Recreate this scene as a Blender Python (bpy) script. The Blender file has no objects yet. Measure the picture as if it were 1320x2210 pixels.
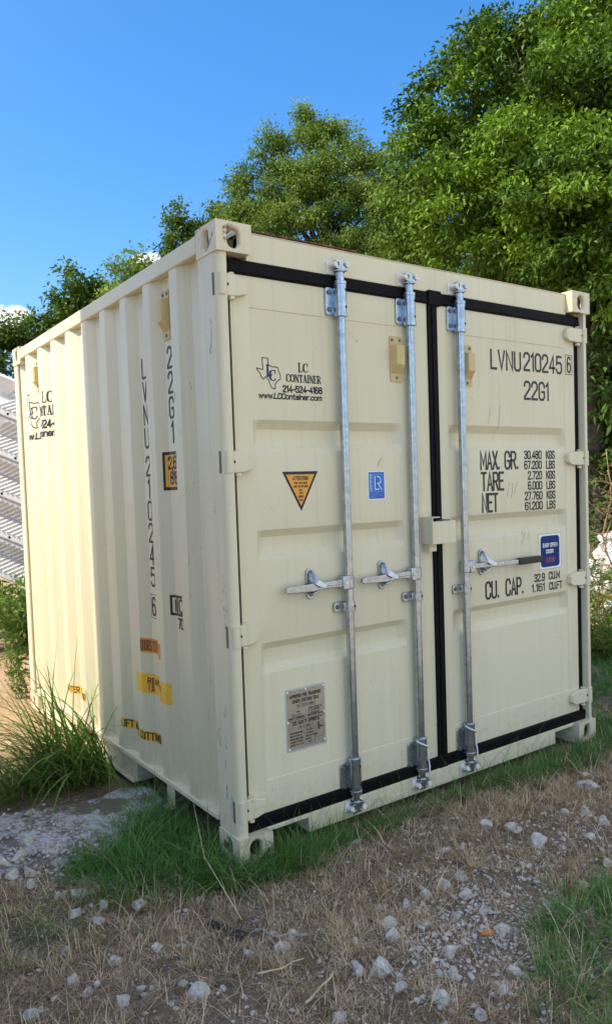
import bpy, bmesh, math, random
import numpy as np
from mathutils import Vector, Matrix, noise as mnoise

random.seed(7)
RNG = np.random.default_rng(11)
PI = math.pi
C = bpy.context.scene.collection

# ------------------------------------------------------------------ camera
cam = bpy.data.cameras.new('camera')
cam_o = bpy.data.objects.new('camera', cam)
C.objects.link(cam_o)
cam_o.location = (-1.4653, -2.5673, 1.5353)
cam_o.rotation_euler = (1.5211, 0.0348, -0.6087)
cam.sensor_fit = 'AUTO'
cam.sensor_width = 36.0
cam.lens = 36.0 * 1608.39 / 2210.0
cam.shift_x = 27.4 / 2210.0
cam.shift_y = 28.44 / 2210.0
cam.clip_start = 0.05
cam.clip_end = 2000
bpy.context.scene.camera = cam_o

# ------------------------------------------------------------------ light
SUN_EL = math.radians(50)
SUN_AZ = math.radians(282)            # clockwise from +Y
sun_dir = Vector((math.sin(SUN_AZ) * math.cos(SUN_EL), math.cos(SUN_AZ) * math.cos(SUN_EL), math.sin(SUN_EL)))
W = bpy.data.worlds.new('World')
bpy.context.scene.world = W
W.use_nodes = True
wn = W.node_tree.nodes
wl = W.node_tree.links
bg = wn['Background']
sky = wn.new('ShaderNodeTexSky')
sky.sky_type = 'NISHITA'
sky.sun_disc = False
sky.sun_elevation = SUN_EL
sky.sun_rotation = SUN_AZ
sky.altitude = 0
sky.air_density = 1.0
sky.dust_density = 1.8
sky.ozone_density = 3.4
bg.inputs['Strength'].default_value = 0.14
# small fair-weather clouds low over the horizon, by direction on the sky dome
tc = wn.new('ShaderNodeTexCoord')


def wmath(op, a, b=None, clamp=False):
    n = wn.new('ShaderNodeMath'); n.operation = op; n.use_clamp = clamp
    for i, v in enumerate((a, b)):
        if v is None: continue
        if isinstance(v, (int, float)): n.inputs[i].default_value = v
        else: wl.new(v, n.inputs[i])
    return n.outputs[0]


def cloud_blob(d, rad, squash, seed, scale=26):
    d = Vector(d).normalized()
    v = wn.new('ShaderNodeVectorMath'); v.operation = 'SUBTRACT'
    wl.new(tc.outputs['Generated'], v.inputs[0]); v.inputs[1].default_value = d
    m = wn.new('ShaderNodeVectorMath'); m.operation = 'MULTIPLY'
    wl.new(v.outputs[0], m.inputs[0]); m.inputs[1].default_value = (1, 1, squash)
    ln = wn.new('ShaderNodeVectorMath'); ln.operation = 'LENGTH'
    wl.new(m.outputs[0], ln.inputs[0])
    nz = wn.new('ShaderNodeTexNoise'); nz.noise_dimensions = '4D'
    nz.inputs['W'].default_value = seed
    nz.inputs['Scale'].default_value = scale; nz.inputs['Detail'].default_value = 8; nz.inputs['Roughness'].default_value = 0.58
    wl.new(tc.outputs['Generated'], nz.inputs['Vector'])
    f = wmath('SUBTRACT', 1.0, wmath('DIVIDE', ln.outputs[1], rad))
    f = wmath('ADD', f, wmath('MULTIPLY', wmath('SUBTRACT', nz.outputs['Fac'], 0.5), 2.6))
    return wmath('MULTIPLY', wmath('SUBTRACT', f, 0.22), 3.2, True)


cl = cloud_blob((0.235, 0.946, 0.212), 0.046, 1.8, 1.0)
cl = wmath('MAXIMUM', cl, cloud_blob((0.395, 0.872, 0.286), 0.034, 2.2, 4.0))
cl = wmath('MAXIMUM', cl, cloud_blob((-0.25, 0.95, 0.22), 0.12, 1.8, 9.0))
# unseen bright cloud bank added behind the camera to light the doors and foreground
for d_, r_, q_, s_ in (((0.12, -0.88, 0.42), .62, 1.3, 11.0), ((0.55, -0.75, 0.40), .58, 1.3, 14.0), ((0.05, -0.52, 0.85), .50, 1.0, 17.0), ((0.90, -0.35, 0.45), .42, 1.2, 21.0)):
    cl = wmath('MAXIMUM', cl, cloud_blob(d_, r_, q_, s_, 7))
mixc = wn.new('ShaderNodeMix'); mixc.data_type = 'RGBA'
wl.new(wmath('MULTIPLY', cl, 0.92), mixc.inputs['Factor'])
hsv = wn.new('ShaderNodeHueSaturation')
hsv.inputs['Saturation'].default_value = 1.34
wl.new(sky.outputs[0], hsv.inputs['Color'])
wl.new(hsv.outputs[0], mixc.inputs[6])
mixc.inputs[7].default_value = (4.7, 4.65, 4.45, 1)
wl.new(mixc.outputs[2], bg.inputs['Color'])

sun = bpy.data.lights.new('sun', 'SUN')
sun.energy = 2.6
sun.angle = math.radians(0.5)
sun.color = (1.0, 0.90, 0.70)
sun_o = bpy.data.objects.new('sun', sun)
C.objects.link(sun_o)
sun_o.rotation_euler = (-sun_dir).to_track_quat('-Z', 'Y').to_euler()

sc = bpy.context.scene
sc.view_settings.view_transform = 'Standard'
sc.view_settings.look = 'None'
sc.view_settings.exposure = 1.1
sc.view_settings.gamma = 1.0
sc.view_settings.use_curve_mapping = False

# ------------------------------------------------------------------ materials
MATS = {}


def new_mat(name):
    m = bpy.data.materials.new(name); m.use_nodes = True
    MATS[name] = m
    nt = m.node_tree
    return m, nt, nt.nodes, nt.links, nt.nodes['Principled BSDF']


def simple(name, col, rough=0.5, metal=0.0, var=0.0, vscale=20.0, bump=0.0, bscale=60.0, spec=0.5):
    m, nt, n, l, b = new_mat(name)
    b.inputs['Base Color'].default_value = (*col, 1)
    b.inputs['Roughness'].default_value = rough
    b.inputs['Metallic'].default_value = metal
    b.inputs['Specular IOR Level'].default_value = spec
    if var or bump:
        t = n.new('ShaderNodeTexCoord')
        if var:
            nz = n.new('ShaderNodeTexNoise'); nz.inputs['Scale'].default_value = vscale
            nz.inputs['Detail'].default_value = 6; nz.inputs['Roughness'].default_value = .6
            l.new(t.outputs['Object'], nz.inputs['Vector'])
            r = n.new('ShaderNodeMapRange'); r.inputs[1].default_value = .3; r.inputs[2].default_value = .7
            r.inputs[3].default_value = 1 - var; r.inputs[4].default_value = 1 + var
            l.new(nz.outputs['Fac'], r.inputs[0])
            mx = n.new('ShaderNodeVectorMath'); mx.operation = 'SCALE'
            mx.inputs[0].default_value = col
            l.new(r.outputs[0], mx.inputs['Scale'])
            l.new(mx.outputs[0], b.inputs['Base Color'])
        if bump:
            nb = n.new('ShaderNodeTexNoise'); nb.inputs['Scale'].default_value = bscale; nb.inputs['Detail'].default_value = 4
            l.new(t.outputs['Object'], nb.inputs['Vector'])
            bp = n.new('ShaderNodeBump'); bp.inputs['Strength'].default_value = bump; bp.inputs['Distance'].default_value = .01
            l.new(nb.outputs['Fac'], bp.inputs['Height']); l.new(bp.outputs[0], b.inputs['Normal'])
    return m


def paint(name, col, rust=0.0, dirt=0.12):
    """container enamel: slight dirt film, scuffs, rust freckles at bare spots, faint panel waviness"""
    m, nt, n, l, b = new_mat(name)
    b.inputs['Roughness'].default_value = .42
    t = n.new('ShaderNodeTexCoord')
    n1 = n.new('ShaderNodeTexNoise'); n1.inputs['Scale'].default_value = 2.3; n1.inputs['Detail'].default_value = 7
    l.new(t.outputs['Object'], n1.inputs['Vector'])
    mp = n.new('ShaderNodeMapping'); mp.inputs['Scale'].default_value = (38, 38, 1.1)
    l.new(t.outputs['Object'], mp.inputs['Vector'])
    n2 = n.new('ShaderNodeTexNoise'); n2.inputs['Scale'].default_value = 1.0; n2.inputs['Detail'].default_value = 5
    l.new(mp.outputs[0], n2.inputs['Vector'])
    n3 = n.new('ShaderNodeTexNoise'); n3.inputs['Scale'].default_value = 34; n3.inputs['Detail'].default_value = 5
    l.new(t.outputs['Object'], n3.inputs['Vector'])

    def rng(s, a, b_, c, d):
        r = n.new('ShaderNodeMapRange')
        for i, v in enumerate((a, b_, c, d)): r.inputs[i + 1].default_value = v
        l.new(s, r.inputs[0]); return r.outputs[0]

    def mix(f, a, c2):
        x = n.new('ShaderNodeMix'); x.data_type = 'RGBA'
        l.new(f, x.inputs['Factor'])
        for i, v in ((6, a), (7, c2)):
            if isinstance(v, tuple): x.inputs[i].default_value = (*v, 1)
            else: l.new(v, x.inputs[i])
        return x.outputs[2]
    c = mix(rng(n1.outputs['Fac'], .35, .7, 0, dirt), col, (col[0] * .72, col[1] * .70, col[2] * .66))
    c = mix(rng(n2.outputs['Fac'], .52, .8, 0, .24), c, (col[0] * .62, col[1] * .6, col[2] * .58))
    c = mix(rng(n3.outputs['Fac'], .715, .745, 0, .45), c, (.30, .28, .25))
    # dried mud splash kicked up onto the lowest hand's breadth of steel
    spz = n.new('ShaderNodeSeparateXYZ'); l.new(t.outputs['Object'], spz.inputs[0])
    ms = n.new('ShaderNodeMath'); ms.operation = 'MULTIPLY'
    l.new(rng(spz.outputs[2], .36, .03, 0, 1), ms.inputs[0])
    n5 = n.new('ShaderNodeTexNoise'); n5.inputs['Scale'].default_value = 24; n5.inputs['Detail'].default_value = 9; n5.inputs['Roughness'].default_value = .7
    l.new(t.outputs['Object'], n5.inputs['Vector'])
    l.new(rng(n5.outputs['Fac'], .5, .68, 0, .55), ms.inputs[1])
    c = mix(ms.outputs[0], c, (.33, .26, .18))
    if rust:
        n4 = n.new('ShaderNodeTexNoise'); n4.inputs['Scale'].default_value = 13; n4.inputs['Detail'].default_value = 8
        l.new(t.outputs['Object'], n4.inputs['Vector'])
        c = mix(rng(n4.outputs['Fac'], .66 - rust, .70 - rust, 0, .9), c, (.12, .05, .025))
    l.new(c, b.inputs['Base Color'])
    r = rng(n1.outputs['Fac'], .3, .7, .36, .52); l.new(r, b.inputs['Roughness'])
    bp = n.new('ShaderNodeBump'); bp.inputs['Strength'].default_value = .12; bp.inputs['Distance'].default_value = .02
    l.new(n1.outputs['Fac'], bp.inputs['Height']); l.new(bp.outputs[0], b.inputs['Normal'])
    return m


CREAM = (.71, .655, .46)
M_paint = paint('cream_paint', CREAM)
M_cast = paint('casting_paint', (.70, .62, .43), rust=.045)
M_rustedge = simple('rusty_edge', (.16, .07, .03), .9, var=.4, vscale=30)
M_rubber = simple('black_rubber', (.004, .004, .005), .6, bump=.1, bscale=40, var=.3, spec=.12)
M_notch_shade = simple('painted_notch_shade', (.16, .15, .12), .8)  # dark tone standing for the shade in the hinge notches
M_gap = simple('dark_gap', (.01, .01, .01), .9)


def galv():
    m, nt, n, l, b = new_mat('galvanised_steel')
    t = n.new('ShaderNodeTexCoord')
    v = n.new('ShaderNodeTexVoronoi'); v.inputs['Scale'].default_value = 70
    l.new(t.outputs['Object'], v.inputs['Vector'])
    nz = n.new('ShaderNodeTexNoise'); nz.inputs['Scale'].default_value = 28; nz.inputs['Detail'].default_value = 6
    l.new(t.outputs['Object'], nz.inputs['Vector'])
    ad = n.new('ShaderNodeMath'); ad.operation = 'ADD'
    l.new(nz.outputs['Fac'], ad.inputs[0])
    sp = n.new('ShaderNodeSeparateColor'); l.new(v.outputs['Color'], sp.inputs[0])
    ml = n.new('ShaderNodeMath'); ml.operation = 'MULTIPLY'; ml.inputs[1].default_value = .25
    l.new(sp.outputs[0], ml.inputs[0]); l.new(ml.outputs[0], ad.inputs[1])
    cr = n.new('ShaderNodeValToRGB')
    cr.color_ramp.elements[0].position = .35; cr.color_ramp.elements[0].color = (.34, .38, .42, 1)
    cr.color_ramp.elements[1].position = .85; cr.color_ramp.elements[1].color = (.52, .57, .62, 1)
    l.new(ad.outputs[0], cr.inputs[0]); l.new(cr.outputs[0], b.inputs['Base Color'])
    b.inputs['Metallic'].default_value = .95
    b.inputs['Roughness'].default_value = .26
    return m


M_galv = galv()
M_bolt = simple('dull_bolt', (.16, .18, .19), .5, .7, var=.3)
M_white = simple('white_paint_chips', (.74, .73, .68), .55, var=.1)
M_hole = simple('bolt_hole', (.006, .006, .006), .9)
M_vent = simple('tan_plastic', (.58, .44, .19), .5, var=.05)
M_black = simple('black_vinyl', (.022, .021, .02), .55, var=.15)
M_blacknew = simple('black_print', (.012, .012, .016), .5)
M_navy = simple('navy_print', (.015, .025, .10), .5)
M_orange = simple('orange_vinyl', (.78, .36, .045), .45, var=.06)
M_dorange = simple('faded_orange_tape', (.68, .27, .05), .5, var=.12)
M_yellow = simple('yellow_vinyl', (.80, .45, .05), .42, var=.08)
M_blue = simple('blue_vinyl', (.02, .12, .46), .35)
M_lblue = simple('pale_blue_print', (.45, .68, .9), .4)
M_mblue = simple('mid_blue_print', (.09, .25, .72), .4)
M_dblue = simple('dark_blue_vinyl', (.003, .026, .15), .5, spec=.2)
M_wht = simple('white_vinyl', (.80, .82, .80), .4)
M_red = simple('dull_red_print', (.30, .06, .09), .5)
M_steelplate = simple('stamped_plate', (.50, .43, .34), .38, .55, var=.12, vscale=9)
M_plate_rim = simple('clear_sealant', (.55, .58, .56), .25, .2, var=.1)
M_rope = simple('white_rope', (.72, .74, .74), .8)
M_grip = simple('black_grip', (.012, .012, .011), .5)


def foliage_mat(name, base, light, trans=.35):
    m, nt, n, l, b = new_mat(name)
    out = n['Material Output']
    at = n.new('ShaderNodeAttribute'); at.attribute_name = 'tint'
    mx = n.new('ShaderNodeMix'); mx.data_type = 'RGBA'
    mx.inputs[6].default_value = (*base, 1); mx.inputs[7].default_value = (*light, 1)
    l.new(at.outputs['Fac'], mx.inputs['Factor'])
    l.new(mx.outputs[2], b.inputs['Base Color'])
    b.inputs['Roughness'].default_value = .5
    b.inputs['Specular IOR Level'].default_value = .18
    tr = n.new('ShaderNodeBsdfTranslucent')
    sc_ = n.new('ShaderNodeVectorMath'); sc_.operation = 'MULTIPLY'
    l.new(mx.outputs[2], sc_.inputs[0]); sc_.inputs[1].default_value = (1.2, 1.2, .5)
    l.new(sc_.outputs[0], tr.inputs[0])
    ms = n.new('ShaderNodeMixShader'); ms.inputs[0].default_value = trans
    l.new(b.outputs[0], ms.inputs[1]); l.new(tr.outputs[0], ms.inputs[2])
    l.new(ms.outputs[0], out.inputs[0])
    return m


M_leafR = foliage_mat('broad_leaf', (.014, .044, .006), (.22, .37, .035), .18)
M_leafM = foliage_mat('feathery_leaf', (.05, .105, .018), (.27, .38, .08), .3)
M_leafD = foliage_mat('dark_leaf', (.026, .062, .010), (.16, .25, .04), .22)
M_leafShade = foliage_mat('painted_shade_leaf', (.010, .030, .005), (.09, .16, .025), .12)  # leaf colour darkened to stand for the deep shade under the canopy
M_leafL = foliage_mat('pale_leaf', (.09, .16, .03), (.26, .36, .07))
M_bark = simple('bark', (.10, .08, .06), .9, var=.4, vscale=14, bump=.6, bscale=30)
M_grassG = foliage_mat('green_blade', (.05, .155, .036), (.20, .38, .085), .3)
M_grassT = foliage_mat('tall_blade', (.04, .13, .025), (.20, .32, .06), .3)
M_grassD = foliage_mat('dry_blade', (.205, .138, .082), (.86, .67, .44), .2)
M_grassY = foliage_mat('yellow_blade', (.30, .27, .10), (.50, .42, .20), .3)
M_weed = foliage_mat('weed_leaf', (.06, .13, .03), (.20, .30, .07), .35)
M_brown = simple('dead_stem', (.30, .19, .11), .9, var=.3)
M_straw = simple('straw', (.58, .48, .28), .7, var=.2)
M_twig = simple('grey_twig', (.34, .31, .27), .9, var=.3)
M_plastic = simple('black_scrap', (.010, .011, .016), .4, bump=.15, bscale=30)


def rock_mat():
    m, nt, n, l, b = new_mat('limestone')
    t = n.new('ShaderNodeTexCoord'); oi = n.new('ShaderNodeObjectInfo')
    nz = n.new('ShaderNodeTexNoise'); nz.noise_dimensions = '4D'
    nz.inputs['Scale'].default_value = 38; nz.inputs['Detail'].default_value = 8; nz.inputs['Roughness'].default_value = .65
    l.new(t.outputs['Object'], nz.inputs['Vector']); l.new(oi.outputs['Random'], nz.inputs['W'])
    cr = n.new('ShaderNodeValToRGB')
    e = cr.color_ramp.elements
    e[0].position = .32; e[0].color = (.20, .175, .14, 1)
    e[1].position = .66; e[1].color = (.64, .61, .55, 1)
    x = e.new(.45); x.color = (.43, .40, .34, 1)
    l.new(nz.outputs['Fac'], cr.inputs[0]); l.new(cr.outputs[0], b.inputs['Base Color'])
    b.inputs['Roughness'].default_value = .9
    bp = n.new('ShaderNodeBump'); bp.inputs['Strength'].default_value = .7; bp.inputs['Distance'].default_value = .008
    l.new(nz.outputs['Fac'], bp.inputs['Height']); l.new(bp.outputs[0], b.inputs['Normal'])
    return m


M_rock = rock_mat()


def ground_mat():
    m, nt, n, l, b = new_mat('dirt_and_thatch')
    t = n.new('ShaderNodeTexCoord')

    def nz(scale, detail=7, rough=.6):
        x = n.new('ShaderNodeTexNoise'); x.inputs['Scale'].default_value = scale
        x.inputs['Detail'].default_value = detail; x.inputs['Roughness'].default_value = rough
        l.new(t.outputs['Object'], x.inputs['Vector']); return x.outputs['Fac']

    def rng(s, a, b_, c=0, d=1):
        r = n.new('ShaderNodeMapRange')
        for i, v in enumerate((a, b_, c, d)): r.inputs[i + 1].default_value = v
        l.new(s, r.inputs[0]); return r.outputs[0]

    def mix(f, a, c2):
        x = n.new('ShaderNodeMix'); x.data_type = 'RGBA'
        l.new(f, x.inputs['Factor'])
        for i, v in ((6, a), (7, c2)):
            if isinstance(v, tuple): x.inputs[i].default_value = (*v, 1)
            else: l.new(v, x.inputs[i])
        return x.outputs[2]
    fine = nz(55); mid = nz(7); big = nz(1.4)
    c = mix(rng(fine, .35, .65), (.13, .09, .06), (.38, .28, .185))
    c = mix(rng(mid, .42, .62), c, (.20, .155, .115))
    v = n.new('ShaderNodeTexVoronoi'); v.inputs['Scale'].default_value = 75
    l.new(t.outputs['Object'], v.inputs['Vector'])
    peb = n.new('ShaderNodeMath'); peb.operation = 'MULTIPLY'
    l.new(rng(v.outputs['Distance'], .42, .25), peb.inputs[0]); l.new(rng(big, .46, .6), peb.inputs[1])
    c = mix(peb.outputs[0], c, (.50, .47, .42))
    # beyond the container the soil is bare, sandy and reddish
    sp = n.new('ShaderNodeSeparateXYZ'); l.new(t.outputs['Object'], sp.inputs[0])
    farm = n.new('ShaderNodeMath'); farm.operation = 'MAXIMUM'
    l.new(rng(sp.outputs[1], 1.0, 2.2), farm.inputs[0]); l.new(rng(sp.outputs[1], -2.4, -3.4), farm.inputs[1])
    far = farm.outputs[0]
    sand = mix(rng(fine, .3, .7), (.40, .255, .14), (.60, .44, .27))
    c = mix(far, c, sand)
    bounce_lot = mix(rng(fine, .3, .7), (.44, .375, .285), (.58, .50, .39))  # paler unseen ground behind the camera, added to bounce light onto the doors
    c = mix(rng(sp.outputs[1], -1.9, -2.5), c, bounce_lot)
    l.new(c, b.inputs['Base Color'])
    b.inputs['Roughness'].default_value = .95
    b.inputs['Specular IOR Level'].default_value = .15
    bp = n.new('ShaderNodeBump'); bp.inputs['Strength'].default_value = .9; bp.inputs['Distance'].default_value = .02
    ad = n.new('ShaderNodeMath'); ad.operation = 'ADD'; l.new(fine, ad.inputs[0]); l.new(peb.outputs[0], ad.inputs[1])
    l.new(ad.outputs[0], bp.inputs['Height']); l.new(bp.outputs[0], b.inputs['Normal'])
    return m


M_ground = ground_mat()


def pad_mat():
    m, nt, n, l, b = new_mat('chalky_concrete')
    t = n.new('ShaderNodeTexCoord')
    a = n.new('ShaderNodeTexNoise'); a.inputs['Scale'].default_value = 5; a.inputs['Detail'].default_value = 9; a.inputs['Roughness'].default_value = .68
    l.new(t.outputs['Object'], a.inputs['Vector'])
    f = n.new('ShaderNodeTexNoise'); f.inputs['Scale'].default_value = 60; f.inputs['Detail'].default_value = 6
    l.new(t.outputs['Object'], f.inputs['Vector'])
    cr = n.new('ShaderNodeValToRGB'); e = cr.color_ramp.elements
    e[0].position = .45; e[0].color = (.15, .125, .10, 1)
    e[1].position = .55; e[1].color = (.46, .465, .475, 1)
    ad = n.new('ShaderNodeMath'); ad.operation = 'MULTIPLY_ADD'; ad.inputs[1].default_value = .3
    l.new(f.outputs['Fac'], ad.inputs[0]); l.new(a.outputs['Fac'], ad.inputs[2])
    sb = n.new('ShaderNodeMath'); sb.operation = 'SUBTRACT'; sb.inputs[1].default_value = .15
    l.new(ad.outputs[0], sb.inputs[0]); l.new(sb.outputs[0], cr.inputs[0]); l.new(cr.outputs[0], b.inputs['Base Color'])
    b.inputs['Roughness'].default_value = .9
    bp = n.new('ShaderNodeBump'); bp.inputs['Strength'].default_value = .6; bp.inputs['Distance'].default_value = .015
    l.new(sb.outputs[0], bp.inputs['Height']); l.new(bp.outputs[0], b.inputs['Normal'])
    return m


M_pad = pad_mat()
M_panelw = simple('white_ribbed_plastic', (.70, .70, .71), .5, var=.06)
M_occluder = simple('occluder_metal', (.40, .36, .29), .5, var=.08)
M_occluder_roof = simple('occluder_roof', (.35, .36, .37), .5)

# ------------------------------------------------------------------ mesh builder


class MB:
    def __init__(s):
        s.v = []; s.f = []; s.m = []; s.mi = 0

    def add(s, verts, faces):
        o = len(s.v)
        s.v += [tuple(p) for p in verts]
        for f in faces:
            s.f.append(tuple(i + o for i in f)); s.m.append(s.mi)

    def box(s, x0, x1, y0, y1, z0, z1):
        s.add([(x0, y0, z0), (x1, y0, z0), (x1, y1, z0), (x0, y1, z0), (x0, y0, z1), (x1, y0, z1), (x1, y1, z1), (x0, y1, z1)],
              [(0, 3, 2, 1), (4, 5, 6, 7), (0, 1, 5, 4), (1, 2, 6, 5), (2, 3, 7, 6), (3, 0, 4, 7)])

    def prism(s, poly, d, closed=True):
        """poly: list of 3-D points (planar loop), d: extrusion vector"""
        n = len(poly); d = Vector(d)
        vs = [Vector(p) for p in poly] + [Vector(p) + d for p in poly]
        fs = [(i, (i + 1) % n, n + (i + 1) % n, n + i) for i in range(n)]
        fs += [tuple(range(n - 1, -1, -1)), tuple(range(n, 2 * n))]
        s.add(vs, fs)

    def cyl(s, p0, p1, r0, r1=None, n=14, cap=True):
        r1 = r0 if r1 is None else r1
        p0, p1 = Vector(p0), Vector(p1)
        a = (p1 - p0).normalized()
        u = a.orthogonal().normalized(); w = a.cross(u)
        vs = []
        for p, r in ((p0, r0), (p1, r1)):
            for i in range(n):
                t = 2 * PI * i / n
                vs.append(p + (u * math.cos(t) + w * math.sin(t)) * r)
        fs = [(i, (i + 1) % n, n + (i + 1) % n, n + i) for i in range(n)]
        if cap: fs += [tuple(range(n - 1, -1, -1)), tuple(range(n, 2 * n))]
        s.add(vs, fs)

    def tube(s, pts, rad, n=6):
        pts = [Vector(p) for p in pts]
        if not isinstance(rad, (list, tuple)): rad = [rad] * len(pts)
        vs = []; u = None
        for i, p in enumerate(pts):
            a = (pts[min(i + 1, len(pts) - 1)] - pts[max(i - 1, 0)]).normalized()
            u = a.orthogonal().normalized() if u is None else (u - a * u.dot(a)).normalized()
            w = a.cross(u)
            for k in range(n):
                t = 2 * PI * k / n
                vs.append(p + (u * math.cos(t) + w * math.sin(t)) * rad[i])
        fs = []
        for i in range(len(pts) - 1):
            for k in range(n):
                fs.append((i * n + k, i * n + (k + 1) % n, (i + 1) * n + (k + 1) % n, (i + 1) * n + k))
        fs += [tuple(range(n - 1, -1, -1)), tuple(range((len(pts) - 1) * n, len(pts) * n))]
        s.add(vs, fs)

    def build(s, name, mats, parent=None, bevel=0.0, smooth=False, seg=2):
        me = bpy.data.meshes.new(name)
        me.from_pydata([tuple(p) for p in s.v], [], s.f)
        mats = mats if isinstance(mats, (list, tuple)) else [mats]
        for m in mats: me.materials.append(m)
        me.polygons.foreach_set('material_index', s.m)
        if smooth:
            me.shade_smooth()
        me.update()
        o = bpy.data.objects.new(name, me); C.objects.link(o)
        if parent: o.parent = parent
        if bevel:
            b = o.modifiers.new('bevel', 'BEVEL'); b.width = bevel; b.segments = seg; b.limit_method = 'ANGLE'; b.angle_limit = math.radians(35)
            b.harden_normals = False
        return o


def auto_smooth(o, ang=40):
    me = o.data
    me.shade_smooth()
    bm = bmesh.new(); bm.from_mesh(me)
    for e in bm.edges:
        if len(e.link_faces) == 2:
            e.smooth = e.calc_face_angle(0) < math.radians(ang)
    bm.to_mesh(me); bm.free()
    return o


def thing(name, label, cat, loc=(0, 0, 0), group=None):
    o = bpy.data.objects.new(name, None); C.objects.link(o)
    o.location = loc; o.empty_display_size = .1
    return tag(o, label, cat, group)


def tag(o, label, cat, group=None):
    o['label'] = label; o['category'] = cat
    if group: o['group'] = group
    return o


def kind(o, k):
    o['kind'] = k; return o


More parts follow.
